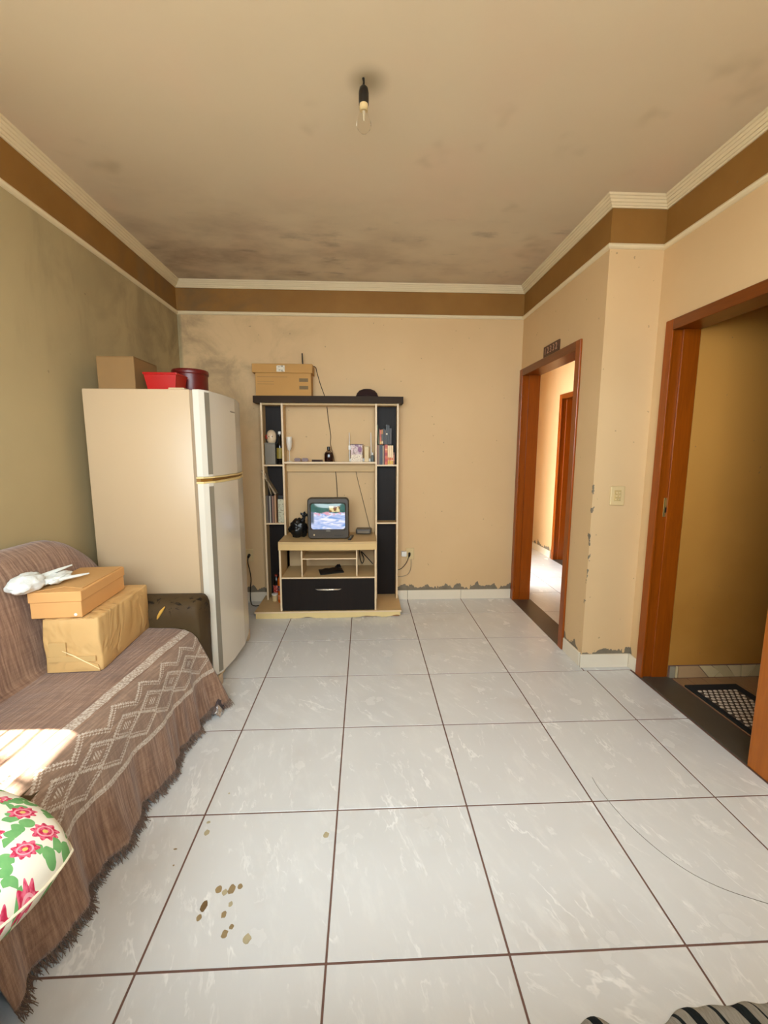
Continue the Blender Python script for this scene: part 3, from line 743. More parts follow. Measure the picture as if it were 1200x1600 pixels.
obj('glass_body', lathe(BM(), [(0, 0), (.034, 0), (.038, .006), (.038, .062), (.032, .078), (.014, .092), (.0125, .104), (0, .104)], .303, .26, MZ, 24, sy=.7), SYR, bt, smooth=True)
obj('bottle_neck', lathe(BM(), [(0, .078), (.0325, .078), (.0145, .093), (.0, .093)], .303, .26, MZ+.0005, 24, sy=.72), mat('empty_glass_shoulder', lin(120, 96, 70), .15), bt, smooth=True)
obj('bottle_cap', lathe(BM(), [(0, .102), (.0145, .102), (.0145, .126), (.012, .128), (0, .128)], .303, .26, MZ, 16), BLACKP, bt, smooth=True)
# router with two white antennas behind the printed card
ro = thing('wifi_router', 'white router with two upright antennas at right of middle shelf', 'router', (.575, .31, MZ))
bm = BM(); box(bm, .475, .672, .295, .33, MZ, MZ+.03, .006, 2); obj('router_body', bm, WHITEP, ro)
for a in (.479, .667):
    at = obj('antenna', tube(BM(), [(a, .318, MZ+.02), (a, .318, MZ+.10), (a-.002, .318, MZ+.25)], [.006, .0055, .003], 8), WHITEP, ro, smooth=True)
obj('antenna_clip', bx(.470, .492, .305, .325, MZ+.10, MZ+.14, .003, 1), WHITEP, ro)
def card_mat():
    n = N('printed_photo_carton'); P = n.pos(); x, y, z = n.sep(P)
    v = n.M('DIVIDE', n.M('SUBTRACT', z, MZ), .145); u = n.M('DIVIDE', n.M('SUBTRACT', x, .492), .104)
    q = n.comb(u, v)
    top = n.ramp(n.noise(q, 3.2, 3., .5, 1.), [(.35, lin(92, 76, 58)), (.47, lin(196, 160, 152)), (.56, lin(214, 190, 182)), (.66, lin(120, 60, 92))])
    pur = n.M('MULTIPLY', n.step(n.V('DISTANCE', q, (.74, .72, 0)), .2, .14), 1.)
    top = n.mix(pur, top, lin(122, 44, 92))
    low_ = n.mix(n.step(n.noise(n.V('MULTIPLY', q, (7, 14, 1)), 1.5, 2.), .52, .6), lin(226, 208, 176), lin(178, 142, 128))
    return n.fin(n.mix(n.M('GREATER_THAN', v, .42), low_, top), .4)
cd = thing('printed_carton', 'small carton printed with purple picture standing before the router', 'box', (.544, .268, MZ))
obj('carton', bx(.492, .592, .250, .282, MZ, MZ+.145, .001, 1), card_mat(), cd)
obj('top_flap', bx(.488, .600, .247, .284, MZ+.145, MZ+.150), mat('dark_flap', lin(92, 60, 50), .5), cd)
cx_ = thing('cream_carton', 'plain cream carton between printed carton and grey tube', 'box', (.628, .275, MZ))
obj('carton', bx(.608, .646, .255, .29, MZ, MZ+.128, .003, 1), mat('cream_card', lin(222, 196, 148), .5), cx_)
obj('carton_lid', bx(.607, .647, .254, .291, MZ+.128, MZ+.134, .001, 1), mat('cream_card_lid', lin(212, 186, 138), .5), cx_)
tb = thing('ointment_tube', 'small grey tube with white cap at right end of middle shelf', 'tube', (.677, .262, MZ))
obj('tube_body', lathe(BM(), [(0, 0), (.014, 0), (.015, .01), (.014, .05), (.008, .058), (0, .058)], .677, .262, MZ, 14), mat('slate_blue_plastic', lin(96, 104, 102), .4), tb, smooth=True)
obj('tube_cap', lathe(BM(), [(0, .056), (.008, .056), (.007, .078), (0, .080)], .677, .262, MZ, 12), WHITEP, tb, smooth=True)

# ------------------------------------------------------------------ left tower contents
TZ = 1.248
cc = thing('acrylic_box', 'cloudy clear plastic box in top left tower compartment', 'container', (-.19, .285, TZ))
CLR = mat('cloudy_clear_plastic', lin(128, 122, 110), .25, .06, 5)
obj('container_body', bx(-.234, -.148, .245, .325, TZ, TZ+.175, .004, 2), CLR, cc)
obj('container_lid', bx(-.236, -.146, .243, .327, TZ+.175, TZ+.183, .002, 1), mat('cloudy_lid', lin(146, 138, 122), .3), cc)
pg = thing('ceramic_ornament', 'rounded cream and red ceramic piggy bank on the clear box', 'ornament', (-.188, .285, TZ+.183))
CER = mat('glazed_cream_ceramic', lin(222, 196, 162), .2, .05, 6); REDC = mat('glazed_red_ceramic', lin(150, 52, 34), .25, .1, 8)
obj('body', lathe(BM(), [(0, 0), (.028, 0), (.036, .012), (.041, .04), (.040, .07), (.032, .094), (.018, .106), (0, .110)], -.183, .285, TZ+.183, 24), CER, pg, smooth=True)
obj('red_patch', lathe(BM(), [(0, -.022), (.014, -.018), (.02, 0), (.014, .018), (0, .022)], -.216, .272, TZ+.183+.05, 14), REDC, pg, smooth=True)
for a in (-.198, -.17): obj('eye', lathe(BM(), [(0, -.005), (.004, -.003), (.005, 0), (.004, .003), (0, .005)], a, .248, TZ+.183+.052, 8), BLACKP, pg, smooth=True)
wb = thing('wine_bottle', 'dark wine bottle with white cap and yellow label in left tower', 'bottle', (-.115, .285, TZ))
DG = mat('black_green_glass', lin(20, 16, 12), .12, .2, 10, spec=.6)
obj('glass_body', lathe(BM(), [(0, 0), (.026, 0), (.028, .006), (.028, .16), (.022, .185), (.010, .21), (.010, .262), (0, .262)], -.115, .285, TZ, 20), DG, wb, smooth=True)
obj('bottle_cap', lathe(BM(), [(0, .255), (.0125, .255), (.0125, .278), (0, .28)], -.115, .285, TZ, 14), WHITEP, wb, smooth=True)
obj('label', lathe(BM(), [(.0284, .05), (.0288, .05), (.0288, .14), (.0284, .14)], -.115, .285, TZ, 20), mat('ochre_label', lin(150, 128, 50), .5, .25, 30), wb)

bookrng = random.Random(11)
PAGE = mat('book_pages', lin(214, 200, 170), .7, .05, 30)
bcache = {}
def book(name, label, cat, x, w_, h, z, col, depth=.105, tilt=0., y=None, group=None, band=None, y0=.222):
    """spine faces the room; x is the left side"""
    t = thing(name, label, cat, (x+(w_ if tilt > 0 else 0), y0, z), rot=(0, R(tilt), 0), group=group)
    x0, x1 = ((-w_, 0) if tilt > 0 else (0, w_))
    key = tuple(col); m_ = bcache.get(key) or bcache.setdefault(key, mat('book_cover', lin(*col), .45, .12, 30))
    bm = BM(); c = min(.0018, w_*.2)
    prism(bm, [(x0, 0), (x1, 0), (x1, depth), (x1-c, depth), (x1-c, c), (x0+c, c), (x0+c, depth), (x0, depth)], 0, h)
    obj('cover', bm, m_, t, local=True)
    obj('pages', bx(x0+c, x1-c, c, depth-.003, .003, h-.003), PAGE, t, local=True)
    if band:
        for b0, b1, bc in band:
            key = tuple(bc); m2 = bcache.get(key) or bcache.setdefault(key, mat('spine_label', lin(*bc), .45, .2, 60))
            obj('spine_label', bx(x0+.0005, x1-.0005, -.0006, .0002, h*b0, h*b1), m2, t, local=True)
    return t
# magazines, second compartment left
Z2 = .748
x = -.237
mags = [(.011, (118, 104, 80), 'drab olive magazine leftmost in the lower left compartment'), (.010, (96, 82, 74), 'grey brown magazine second from left in lower left compartment'),
        (.006, (58, 44, 46), 'thin dark magazine between grey brown and white ones'), (.009, (186, 178, 160), 'white-spined magazine third pale one in left tower'),
        (.012, (70, 54, 48), 'dark brown magazine right of the white-spined one'), (.007, (170, 128, 108), 'thin pinkish magazine in left tower'),
        (.010, (112, 84, 62), 'brown magazine beside the pinkish one'), (.012, (184, 140, 100), 'tan magazine rightmost of the upright row in left tower')]
for i, (w_, c, lb) in enumerate(mags):
    book('magazine', lb, 'magazine', x, w_, .235+.006*math.sin(i*2), Z2, c, .11, group='magazines in the left tower'); x += w_+.0012
for (px, tl, w_, h, c, lb) in ((-.192, -14, .006, .19, (150, 130, 100), 'thin pale booklet leaning left on top of the magazine row'), (-.158, -30, .013, .235, (158, 136, 104), 'thick pale booklet slumped left on top of the magazine row')):
    book('magazine', lb, 'magazine', px, w_, h, Z2+.243, c, .09, tilt=tl, group='magazines in the left tower')
wt = thing('paper_carton', 'whitish printed carton with dark top beside the magazines', 'box', (-.112, .27, Z2))
def speck(name, a, b, sc=60):
    n = N(name); P = n.pos(); return n.fin(n.mix(n.step(n.noise(n.V('MULTIPLY', P, (1, 1, 2)), sc, 2.), .55, .62), a, b), .5)
obj('carton', bx(-.138, -.088, .235, .315, Z2, Z2+.205, .001, 1), speck('printed_white_card', lin(196, 190, 160), lin(140, 130, 106)), wt)
obj('dark_top', bx(-.137, -.089, .236, .314, Z2+.205, Z2+.24, .004, 1), BLACKP, wt)
# bottles at the foot of the left tower
ZB = .060
ob = thing('orange_bottle', 'orange soft drink bottle with red cap at foot of left tower', 'bottle', (-.118, .165, ZB))
OR = mat('orange_drink', lin(214, 96, 14), .2, .1, 8, spec=.5)
obj('bottle_body', lathe(BM(), [(0, 0), (.028, 0), (.031, .01), (.030, .06), (.027, .10), (.031, .15), (.030, .20), (.014, .235), (.012, .245), (0, .245)], -.118, .165, ZB, 20), OR, ob, smooth=True)
obj('bottle_cap', lathe(BM(), [(0, .243), (.0145, .243), (.0145, .262), (0, .264)], -.118, .165, ZB, 14), RED, ob, smooth=True)
obj('label', lathe(BM(), [(.0285, .105), (.0318, .15), (.0322, .15), (.0292, .105)], -.118, .165, ZB, 20), speck('blue_printed_label', lin(36, 38, 66), lin(220, 120, 60), 90), ob, smooth=True)
obj('lower_label', lathe(BM(), [(.0312, .03), (.0308, .07), (.0314, .07), (.0318, .03)], -.118, .165, ZB, 20), speck('pale_printed_label', lin(226, 120, 60), lin(222, 190, 160), 60), ob, smooth=True)
cb2 = thing('cola_bottle', 'small dark bottle with red cap and red label behind cream tub', 'bottle', (-.178, .262, ZB))
obj('bottle_body', lathe(BM(), [(0, 0), (.026, 0), (.028, .01), (.028, .14), (.022, .17), (.010, .205), (0, .205)], -.178, .262, ZB, 20), DG, cb2, smooth=True)
obj('bottle_cap', lathe(BM(), [(0, .203), (.0125, .203), (.0125, .22), (0, .222)], -.178, .262, ZB, 14), REDC, cb2, smooth=True)
obj('label', lathe(BM(), [(.0282, .06), (.0287, .06), (.0287, .125), (.0282, .125)], -.178, .262, ZB, 20), speck('red_white_label', lin(176, 44, 32), lin(220, 180, 160), 80), cb2)
ct = thing('cream_tub', 'small cream plastic tub in front of the dark bottle', 'tub', (-.182, .20, ZB))
obj('tub_body', lathe(BM(), [(0, 0), (.022, 0), (.026, .055), (0, .055)], -.182, .198, ZB, 18), IVORY, ct, smooth=True)
obj('tub_lid', lathe(BM(), [(0, .055), (.028, .055), (.028, .064), (0, .065)], -.182, .198, ZB, 18), WHITEP, ct, smooth=True)

# ------------------------------------------------------------------ books in the right tower
x = .7175
lowrow = [(.009, .168, (116, 58, 34), 'reddish brown book at left end of lower book row', None), (.008, .165, (134, 100, 66), 'tan book second in the lower book row', None),
          (.012, .166, (52, 54, 58), 'dark slate book third in the lower book row', None), (.013, .168, (34, 40, 52), 'navy blue book fourth in the lower book row', None),
          (.007, .16, (196, 172, 130), 'thin cream book right of the navy blue book', None), (.010, .166, (104, 26, 18), 'deep red book left of the orange patterned book', None),
          (.022, .170, (206, 92, 50), 'thick orange and red patterned book in the lower row', [(.15, .3, (190, 50, 36)), (.45, .6, (176, 44, 36)), (.72, .8, (232, 160, 100)), (.9, .96, (190, 60, 40))]),
          (.0145, .163, (236, 204, 156), 'leftmost of three cream books with yellow foot', [(.02, .2, (220, 170, 40)), (.22, .38, (214, 110, 50))]),
          (.0145, .163, (240, 208, 160), 'middle one of three cream books with yellow foot', [(.02, .2, (222, 172, 40)), (.22, .38, (206, 96, 44))]),
          (.0145, .162, (238, 204, 154), 'rightmost of three cream books with yellow foot', [(.02, .2, (220, 168, 40)), (.24, .36, (214, 110, 50))]),
          (.010, .105, (150, 86, 58), 'short reddish booklet at right end of lower book row', [(.3, .8, (206, 130, 100))])]
for w_, h, c, lb, bd in lowrow:
    book('book', lb, 'book', x, w_, h, TZ, c, .11, group='books in the right tower', band=bd); x += w_+.0012
x = .7195; ZU = TZ+.1715
up_ = [(.006, .165, (92, 96, 52), 'thin green book leaning at left end of upper row', None, -4), (.003, .13, (170, 120, 90), 'very thin pale booklet beside the green book', None, 0),
       (.013, .122, (200, 88, 36), 'orange red book with yellow foot in upper row', [(.02, .2, (196, 150, 40)), (.5, .7, (170, 52, 30))], 0), (.013, .124, (176, 110, 34), 'amber book with pale foot in upper row', [(.05, .2, (220, 196, 150)), (.25, .7, (60, 60, 36))], 0),
       (.012, .130, (18, 14, 12), 'black book in middle of upper book row', None, 0), (.008, .124, (72, 58, 46), 'grey brown book right of the black one in upper row', None, 0),
       (.015, .165, (38, 32, 22), 'tall dark olive book with white dot on spine', [(.5, .56, (236, 226, 196))], 0), (.015, .160, (30, 26, 20), 'tall blackish book second from right in upper row', None, 0),
       (.016, .135, (52, 40, 32), 'dark brown book at right end of upper row', None, 0)]
for w_, h, c, lb, bd, tl in up_:
    book('book', lb, 'book', x+(.008 if tl else 0), w_, h, ZU, c, .10, group='books in the right tower', band=bd, tilt=tl); x += w_+(.010 if tl else .0012)

# ------------------------------------------------------------------ on top of the unit
ab = thing('archive_box', 'brown lidded cardboard archive box on top of wall unit', 'box', (-.05, .27, 1.812))
CARDA = mat('archive_cardboard', lin(186, 138, 72), .7, .07, 8, bump=.1)
obj('box_body', bx(-.281, .172, .202, .338, 1.812, 1.996, .002, 1), CARDA, ab)
ld = obj('lid', bx(-.303, .186, .190, .346, 1.994, 2.066, .003, 1), CARDA, ab)
obj('paper_label', bx(-.104, -.038, .1885, .190, 2.003, 2.052), speck('printed_label', lin(216, 206, 184), lin(150, 140, 124), 50), ld)
PR = mat('grey_print', lin(120, 96, 58), .7, .15, 60)
for z in (1.925, 1.865): obj('printed_panel', bx(.075, .148, .2008, .2022, z, z+.028), PR, ab)
for z in (1.962, 1.905, 1.925): obj('printed_line', bx(-.265, -.13 if z < 1.95 else -.02, .2010, .2022, z, z+.0022), PR, ab)
an = thing('tv_antenna', 'thin black whip antenna standing on the archive box', 'antenna', (.10, .27, 2.066))
obj('antenna_rod', tube(BM(), [(.10, .27, 2.07), (.097, .27, 2.10), (.095, .27, 2.165)], [.0045, .006, .005], 8), BLACKP, an, smooth=True)
obj('magnet_base', lathe(BM(), [(0, 0), (.028, 0), (.026, .006), (.008, .010), (0, .011)], .10, .27, 2.066, 16), BLACKP, an, smooth=True)
CAB = mat('brown_cable', lin(70, 50, 30), .5)
ca = [(.11, .28, 2.072), (.16, .30, 2.073), (.196, .335, 2.066), (.205, .354, 2.03), (.233, .352, 1.93), (.268, .354, 1.83), (.283, .354, 1.76), (.298, .352, 1.62), (.315, .352, 1.50), (.312, .352, 1.42), (.335, .352, 1.32), (.345, .352, 1.25), (.356, .353, 1.15), (.366, .350, .98), (.36, .345, .90), (.34, .34, .86)]
o = obj('antenna_cable', tube(BM(), ca, .0032, 6, smooth_n=4), CAB, an, smooth=True)
bn = thing('knitted_cap', 'dark maroon cap resting on top of wall unit', 'cap', (.633, .27, 1.812))
MAR = mat('maroon_knit', lin(42, 18, 16), .9, .3, 60, bump=.3)
obj('crown', lathe(BM(), [(.088, 0), (.092, .012), (.086, .034), (.066, .056), (.034, .068), (0, .071)], .633, .27, 1.812, 28, sy=.78), MAR, bn, smooth=True)
obj('band', lathe(BM(), [(.086, 0), (.0935, .001), (.0945, .016), (.089, .018)], .633, .27, 1.812, 28, sy=.79), MAR, bn, smooth=True)
cbx = setp(obj('power_cable', tube(BM(), [(.52, .352, 1.26), (.545, .354, 1.12), (.60, .354, .90), (.648, .352, .70), (.668, .345, .62)], .0022, 6, smooth_n=4), CAB, smooth=True), 'thin brown cable slanting down the wall behind the television', 'cable')
# dark leads behind the lower unit
setp(obj('coiled_leads', tube(BM(), [(.57, .33, .575), (.56, .325, .45), (.58, .315, .36), (.60, .31, .40), (.575, .30, .47), (.62, .32, .42), (.68, .315, .352)], .004, 6, smooth_n=5), BLACKP, smooth=True), 'tangle of dark leads behind right divider above the drawer', 'cable')

# ------------------------------------------------------------------ wall fittings
so = thing('wall_outlet', 'ivory double wall outlet on back wall right of the unit', 'outlet', (1.02, YB, .433))
obj('plate', bx(.985, 1.058, YB-.010, YB, .380, .488, .004, 2), IVORY, so)
obj('socket_insert', bx(1.003, 1.04, YB-.0125, YB-.009, .40, .468, .002, 1), mat('ivory_insert', lin(214, 192, 140), .4), so)
ad = thing('plug_adapter', 'small white plug adapter at left of the ivory outlet', 'plug', (.965, YB-.02, .44))
obj('adapter_body', bx(.940, .988, YB-.042, YB-.0125, .415, .462, .005, 2), WHITEP, ad)
_pb = obj('adapter_face', lathe(BM(), [(0, 0), (.013, 0), (.013, .003), (0, .003)], 0, 0, 0, 14), WHITEP, ad, local=True)
_pb.matrix_local = Matrix.Translation((-.001, -.0225, 0)) @ Matrix.Rotation(R(90), 4, 'X')
bp = thing('plugged_cable', 'black plug and cord running from outlet behind the wall unit', 'cord', (1.015, YB-.02, .42))
obj('plug', tube(BM(), [(1.015, YB-.013, .438), (1.012, YB-.04, .43), (1.006, YB-.052, .415)], [.012, .011, .006], 10), BLACKP, bp, smooth=True)
obj('cord', tube(BM(), [(1.006, YB-.05, .417), (.985, YB-.04, .36), (.955, YB-.03, .315), (.925, YB-.014, .29), (.88, YB-.007, .28)], .003, 6, smooth_n=4), BLACKP, bp, smooth=True)
setp(obj('grey_cord', tube(BM(), [(1.03, YB-.014, .385), (1.028, YB-.02, .30), (1.0, YB-.02, .245), (.95, YB-.02, .225), (.89, YB-.010, .222)], .0026, 6, smooth_n=4), mat('grey_cable', lin(150, 134, 108), .5), smooth=True), 'thin grey cord looping from under the ivory outlet', 'cord')
lo = thing('fridge_outlet', 'ivory wall outlet partly hidden behind refrigerator with black plug', 'outlet', (-.43, YB, .43))
obj('plate', bx(-.465, -.395, YB-.009, YB, .375, .49, .004, 2), IVORY, lo)
fc = thing('hanging_cable', 'black plug and cord hanging down beside refrigerator', 'cord', (-.43, YB-.02, .42))
obj('plug', tube(BM(), [(-.43, YB-.01, .435), (-.43, YB-.045, .425)], [.014, .010], 10), BLACKP, fc, smooth=True)
obj('cord', tube(BM(), [(-.43, YB-.042, .427), (-.435, YB-.05, .38), (-.42, YB-.05, .30), (-.412, YB-.05, .22), (-.42, YB-.05, .15), (-.422, YB-.06, .07), (-.405, YB-.10, .012), (-.365, YB-.14, .006), (-.325, YB-.12, .006), (-.30, YB-.06, .006)], .0045, 6, smooth_n=4), BLACKP, fc, smooth=True)
sw = thing('light_switch', 'ivory switch plate with six small buttons on the pillar', 'light switch', (2.131, YP, 1.10))
obj('plate', bx(2.087, 2.176, YP-.009, YP, 1.040, 1.157, .007, 3), IVORY, sw)
obj('button_frame', bx(2.111, 2.152, YP-.0115, YP-.008, 1.068, 1.132, .001, 1), mat('darker_ivory_frame', lin(196, 168, 112), .4), sw)  # button frame in a slightly darker ivory
for i in range(2):
    for j in range(3):
        a, b = 2.122+i*.019, 1.080+j*.019
        obj('button', bx(a-.006, a+.006, YP-.0165, YP-.011, b-.006, b+.006, .002, 2), IVORY, sw)
# number plaque leaning on the casing over the left doorway
pl = thing('number_plaque', 'small dark wooden number plaque resting on casing over left doorway', 'plaque', (XR-.005, -.262, 2.10))
obj('plaque_board', bx(XR-.013, XR-.001, -.392, -.132, 2.0665, 2.142, .002, 1), mat('dark_plaque_wood', lin(78, 44, 22), .5, .2, 20), pl)
NM = mat('faded_pink_numeral', lin(176, 132, 108), .5)
for i_, ch_ in enumerate('12332'):
    cu = bpy.data.curves.new('numeral', 'FONT'); cu.body = ch_; cu.size = .066; cu.extrude = .0012; cu.align_x = 'CENTER'; cu.align_y = 'CENTER'
    t_ = bpy.data.objects.new('numeral_curve', cu); C.objects.link(t_)
    bpy.context.view_layer.update(); me = bpy.data.meshes.new_from_object(t_.evaluated_get(bpy.context.evaluated_depsgraph_get())); bpy.data.objects.remove(t_)
    t_ = bpy.data.objects.new('numeral', me); C.objects.link(t_); me.materials.clear(); me.materials.append(NM)
    t_.parent = pl; t_.matrix_local = Matrix.Translation((-.0095, .094-.047*i_, .003)) @ Euler((R(90), 0, R(-90))).to_matrix().to_4x4()

# ------------------------------------------------------------------ bare bulb
bu = thing('hanging_bulb', 'bare clear light bulb in black socket hanging from ceiling', 'light bulb', (.612, -1.655, ZC))
BXx, BYy = .612, -1.655
obj('cord', tube(BM(), [(BXx-.001, BYy, ZC), (BXx+.001, BYy, ZC-.012), (BXx-.001, BYy, ZC-.030)], [.005, .0035, .005], 8), BLACKP, bu)
obj('socket', lathe(BM(), [(0, -.026), (.008, -.026), (.016, -.034), (.019, -.048), (.019, -.078), (.0185, -.082), (.0185, -.088), (0, -.088)], BXx, BYy, ZC, 20), BLACKP, bu, smooth=35)
obj('bulb_base', lathe(BM(), [(0, -.085), (.0165, -.085), (.0165, -.098), (.015, -.112), (0, -.112)], BXx, BYy, ZC, 20), IVORY, bu, smooth=True)
GLS = N('clear_bulb_glass').fin((.95, .93, .88), .03, Transmission_Weight=1.0, IOR=1.12)
obj('glass', lathe(BM(), [(.0155, -.098), (.0165, -.118), (.021, -.132), (.027, -.148), (.028, -.158), (.024, -.170), (.014, -.180), (0, -.184)], BXx, BYy, ZC, 24), GLS, bu, smooth=True)
obj('filament_stem', tube(BM(), [(BXx, BYy, ZC-.11), (BXx, BYy, ZC-.145)], [.005, .002], 8), mat('glass_stem', lin(210, 196, 170), .2), bu)

# ------------------------------------------------------------------ sofa
LEATHER = N('cracked_olive_leather')
def leather():
    n = LEATHER; P = n.pos()
    c = n.mix(n.noise(P, 5, 5.), lin(58, 44, 26), lin(88, 70, 44))
    cr = n.step(n.noise(n.V('MULTIPLY', P, (1, 1, 1.3)), 16, 6., .65, .8), .56, .62)
    zz = n.sep(P)[2]
    c = n.mix(n.M('MULTIPLY', cr, n.step(zz, .48, .57)), c, lin(24, 18, 12))
    n.bump(n.noise(P, 60, 4.), .3, .003); return n.fin(c, .65, spec=.2)
leather()
sofa = thing('sofa', 'low dark olive leather sofa along left wall, covered by woven throw', 'sofa', (-.6, -2.0, 0))
BACKP = [(-.925, .80), (-.922, .90), (-.905, .938), (-.875, .955), (-.84, .950), (-.805, .925), (-.775, .87), (-.75, .78), (-.73, .68), (-.712, .56), (-.703, .48)]
SEATP = [(-.685, .460), (-.60, .461), (-.50, .463), (-.42, .464), (-.36, .462), (-.315, .454), (-.278, .436), (-.252, .405), (-.236, .36), (-.225, .29), (-.215, .20), (-.203, .11), (-.19, .035)]
def shiftx(y): return .035*(y+1.33)
def droop(y, z):
    if z < .55: return 0.
    k = min(1, (z-.55)/.35); d = max(0., (y+1.52)/.32)
    return -k*(.175*d*d)-k*.010*max(0, -1.9-y)
def seatbox(name, x0, x1, y0, y1, z0, z1, b=.02): return obj(name, bx(x0, x1, y0, y1, z0, z1, b, 3), LEATHER.m, sofa, smooth=True)
seatbox('base', -.92, -.29, -2.86, -1.16, .05, .30)
seatbox('seat_cushion', -.74, -.268-.025, -2.66, -1.345, .29, .448, .045)
bm = BM(); L = []
for k in range(25):
    y = -2.86+k*(1.645/24)
    ins = .014+(.03 if k in (0, 24) else 0)
    pts = [(max(-.925, x-ins+(.0 if z < .93 else ins)), y, z-(ins if z > .85 else 0)+droop(y, z)) for x, z in BACKP[1:]]
    pts = [(max(-.925, x+shiftx(y)*.9), yy, z) for x, yy, z in pts]
    L.append(pts+[(-.74, y, .30), (-.925, y, .30)])
loft(bm, L); obj('backrest', bm, LEATHER.m, sofa, smooth=50)
def arm(y0, y1, xo=0., zb=.10):      # rolled arm, cross-section in (y,z), extruded along x with a rounded nose
    c = (y0+y1)/2; h = (y1-y0)/2
    prof = [(y0+.012, zb), (y0+.008, .42), (y0+.0, .50), (y0-.002, .555), (y0+.02, .592), (y0+.06, .607), (c+.02, .606), (y1-.03, .596), (y1-.004, .56), (y1, .50), (y1-.012, .42), (y1-.012, zb)]
    L = []
    for x, s_ in ((-.90, .98), (-.60, 1), (-.36, 1), (-.285, 1.0), (-.262, .985), (-.248, .93), (-.244, .84)):
        cz = .36; L.append([(x+xo*(x+.9)/.65, c+(y-c)*s_, (cz+(z-cz)*s_ if z > cz else z)) for y, z in prof])
    bm = BM(); loft(bm, L); o = obj('arm', bm, LEATHER.m, sofa, smooth=50); return o
a1 = arm(-1.338, -1.150)
bm = BM()
tube(bm, [(-.405, -1.3405, .600-.02), (-.425, -1.3425, .555), (-.44, -1.3425, .53), (-.447, -1.342, .515)], [.003, .008, .007, .002], 7); obj('torn_foam', bm, mat('yellow_foam', lin(206, 160, 70), .9), a1, smooth=True)
a2 = arm(-2.86, -2.655, .05, .02)
for x in (-.88, -.34):
    for y in (-2.82, -1.22): obj('leg', bx(x, x+.05, y-.0, y+.05, 0, .055), BLACKP, sofa)

# throw
def cloth_mat():
    n = N('woven_brown_throw'); uvn = n.tc('UV'); u, v, _ = n.sep(uvn)
    st1 = n.noise(n.comb(n.M('MULTIPLY', u, 95.), n.M('MULTIPLY', v, 7.)), 1., 3., .6)
    st2 = n.noise(n.comb(n.M('MULTIPLY', u, 9.), n.M('MULTIPLY', v, 120.)), 1., 3., .6)
    onback = n.step(v, -.34, -.40)
    front = n.step(v, .12, .26)
    dirn = n.M('MAXIMUM', onback, front)
    s_ = n.M('ADD', n.M('MULTIPLY', st1, n.M('ADD', .25, n.M('MULTIPLY', dirn, .75))), n.M('MULTIPLY', st2, n.M('SUBTRACT', .9, n.M('MULTIPLY', dirn, .65))))
    big = n.noise(n.comb(n.M('MULTIPLY', u, 5.), n.M('MULTIPLY', v, 3.)), 1., 3.)
    s_ = n.M('ADD', s_, n.M('MULTIPLY', n.M('SUBTRACT', big, .5), .35))
    col = n.ramp(s_, [(.30, lin(98, 72, 56)), (.56, lin(128, 97, 77)), (.84, lin(166, 134, 110))])
    wh = n.mix(n.noise(n.comb(n.M('MULTIPLY', u, 220.), n.M('MULTIPLY', v, 90.)), 1., 2.), lin(176, 160, 140), lin(222, 210, 194))
    wob = n.M('MULTIPLY', n.M('SUBTRACT', n.noise(n.comb(n.M('MULTIPLY', u, 6.), 0.), 1., 2.), .5), .02)
    v2 = n.M('ADD', v, wob)
    def tri(per, ph=0.):     # 0..1..0
        q = n.M('FRACT', n.M('ADD', n.M('DIVIDE', u, per), ph))
        t = n.M('SUBTRACT', 1., n.M('ABSOLUTE', n.M('SUBTRACT', n.M('MULTIPLY', q, 2.), 1.)))
        return n.M('DIVIDE', n.M('ROUND', n.M('MULTIPLY', t, 9.)), 9.)
    def line(d, w_): return n.M('LESS_THAN', n.M('ABSOLUTE', d), w_)
    masks = []
    b1 = n.M('SUBTRACT', v2, .0); masks.append(n.M('MULTIPLY', line(b1, .017), n.M('SUBTRACT', 1., n.M('MULTIPLY', n.step(n.noise(n.comb(n.M('MULTIPLY', u, 150.), n.M('MULTIPLY', v, 30.)), 1., 1.), .5, .6), .5))))
    P_ = .165
    T = tri(P_); T2 = tri(P_, .5)
    z1 = n.M('SUBTRACT', n.M('SUBTRACT', v2, .045), n.M('MULTIPLY', T, .045)); masks.append(n.M('MAXIMUM', line(z1, .0045), line(n.M('SUBTRACT', z1, .013), .002)))
    c_ = n.M('ABSOLUTE', n.M('SUBTRACT', v2, .135))
    dm = n.M('SUBTRACT', c_, n.M('MULTIPLY', T2, .040)); masks.append(n.M('MAXIMUM', line(dm, .005), line(n.M('ADD', dm, .011), .002)))
    inn = n.M('MULTIPLY', n.M('GREATER_THAN', n.M('SUBTRACT', n.M('MULTIPLY', T2, .040), c_), .026), n.M('GREATER_THAN', n.M('FRACT', n.M('MULTIPLY', u, 95.)), .45)); masks.append(inn)
    z2 = n.M('SUBTRACT', n.M('SUBTRACT', v2, .185), n.M('MULTIPLY', T, .040)); masks.append(n.M('MAXIMUM', line(z2, .0045), line(n.M('ADD', z2, .012), .002)))
    masks.append(line(n.M('SUBTRACT', v2, .252), .010))
    m_ = masks[0]
    for q in masks[1:]: m_ = n.M('MAXIMUM', m_, q)
    dash = n.M('ADD', .35, n.M('MULTIPLY', n.step(n.noise(n.comb(n.M('MULTIPLY', u, 130.), n.M('MULTIPLY', v, 130.)), 1., 1.), .35, .6), .6))
    zone = n.M('MULTIPLY', n.step(v, .02, .03), n.step(v, .25, .24))
    col = n.mix(n.M('MULTIPLY', zone, .18), col, lin(176, 160, 140))
    col = n.mix(n.M('MULTIPLY', m_, dash), col, wh)
    h = n.M('ADD', n.noise(n.comb(n.M('MULTIPLY', u, 260.), n.M('MULTIPLY', v, 260.)), 1., 2.), n.M('MULTIPLY', m_, .6))
    n.bump(h, .5, .003)
    return n.fin(col, .95, spec=.1, Sheen_Weight=.25, Sheen_Roughness=.5)
CLOTH = cloth_mat()
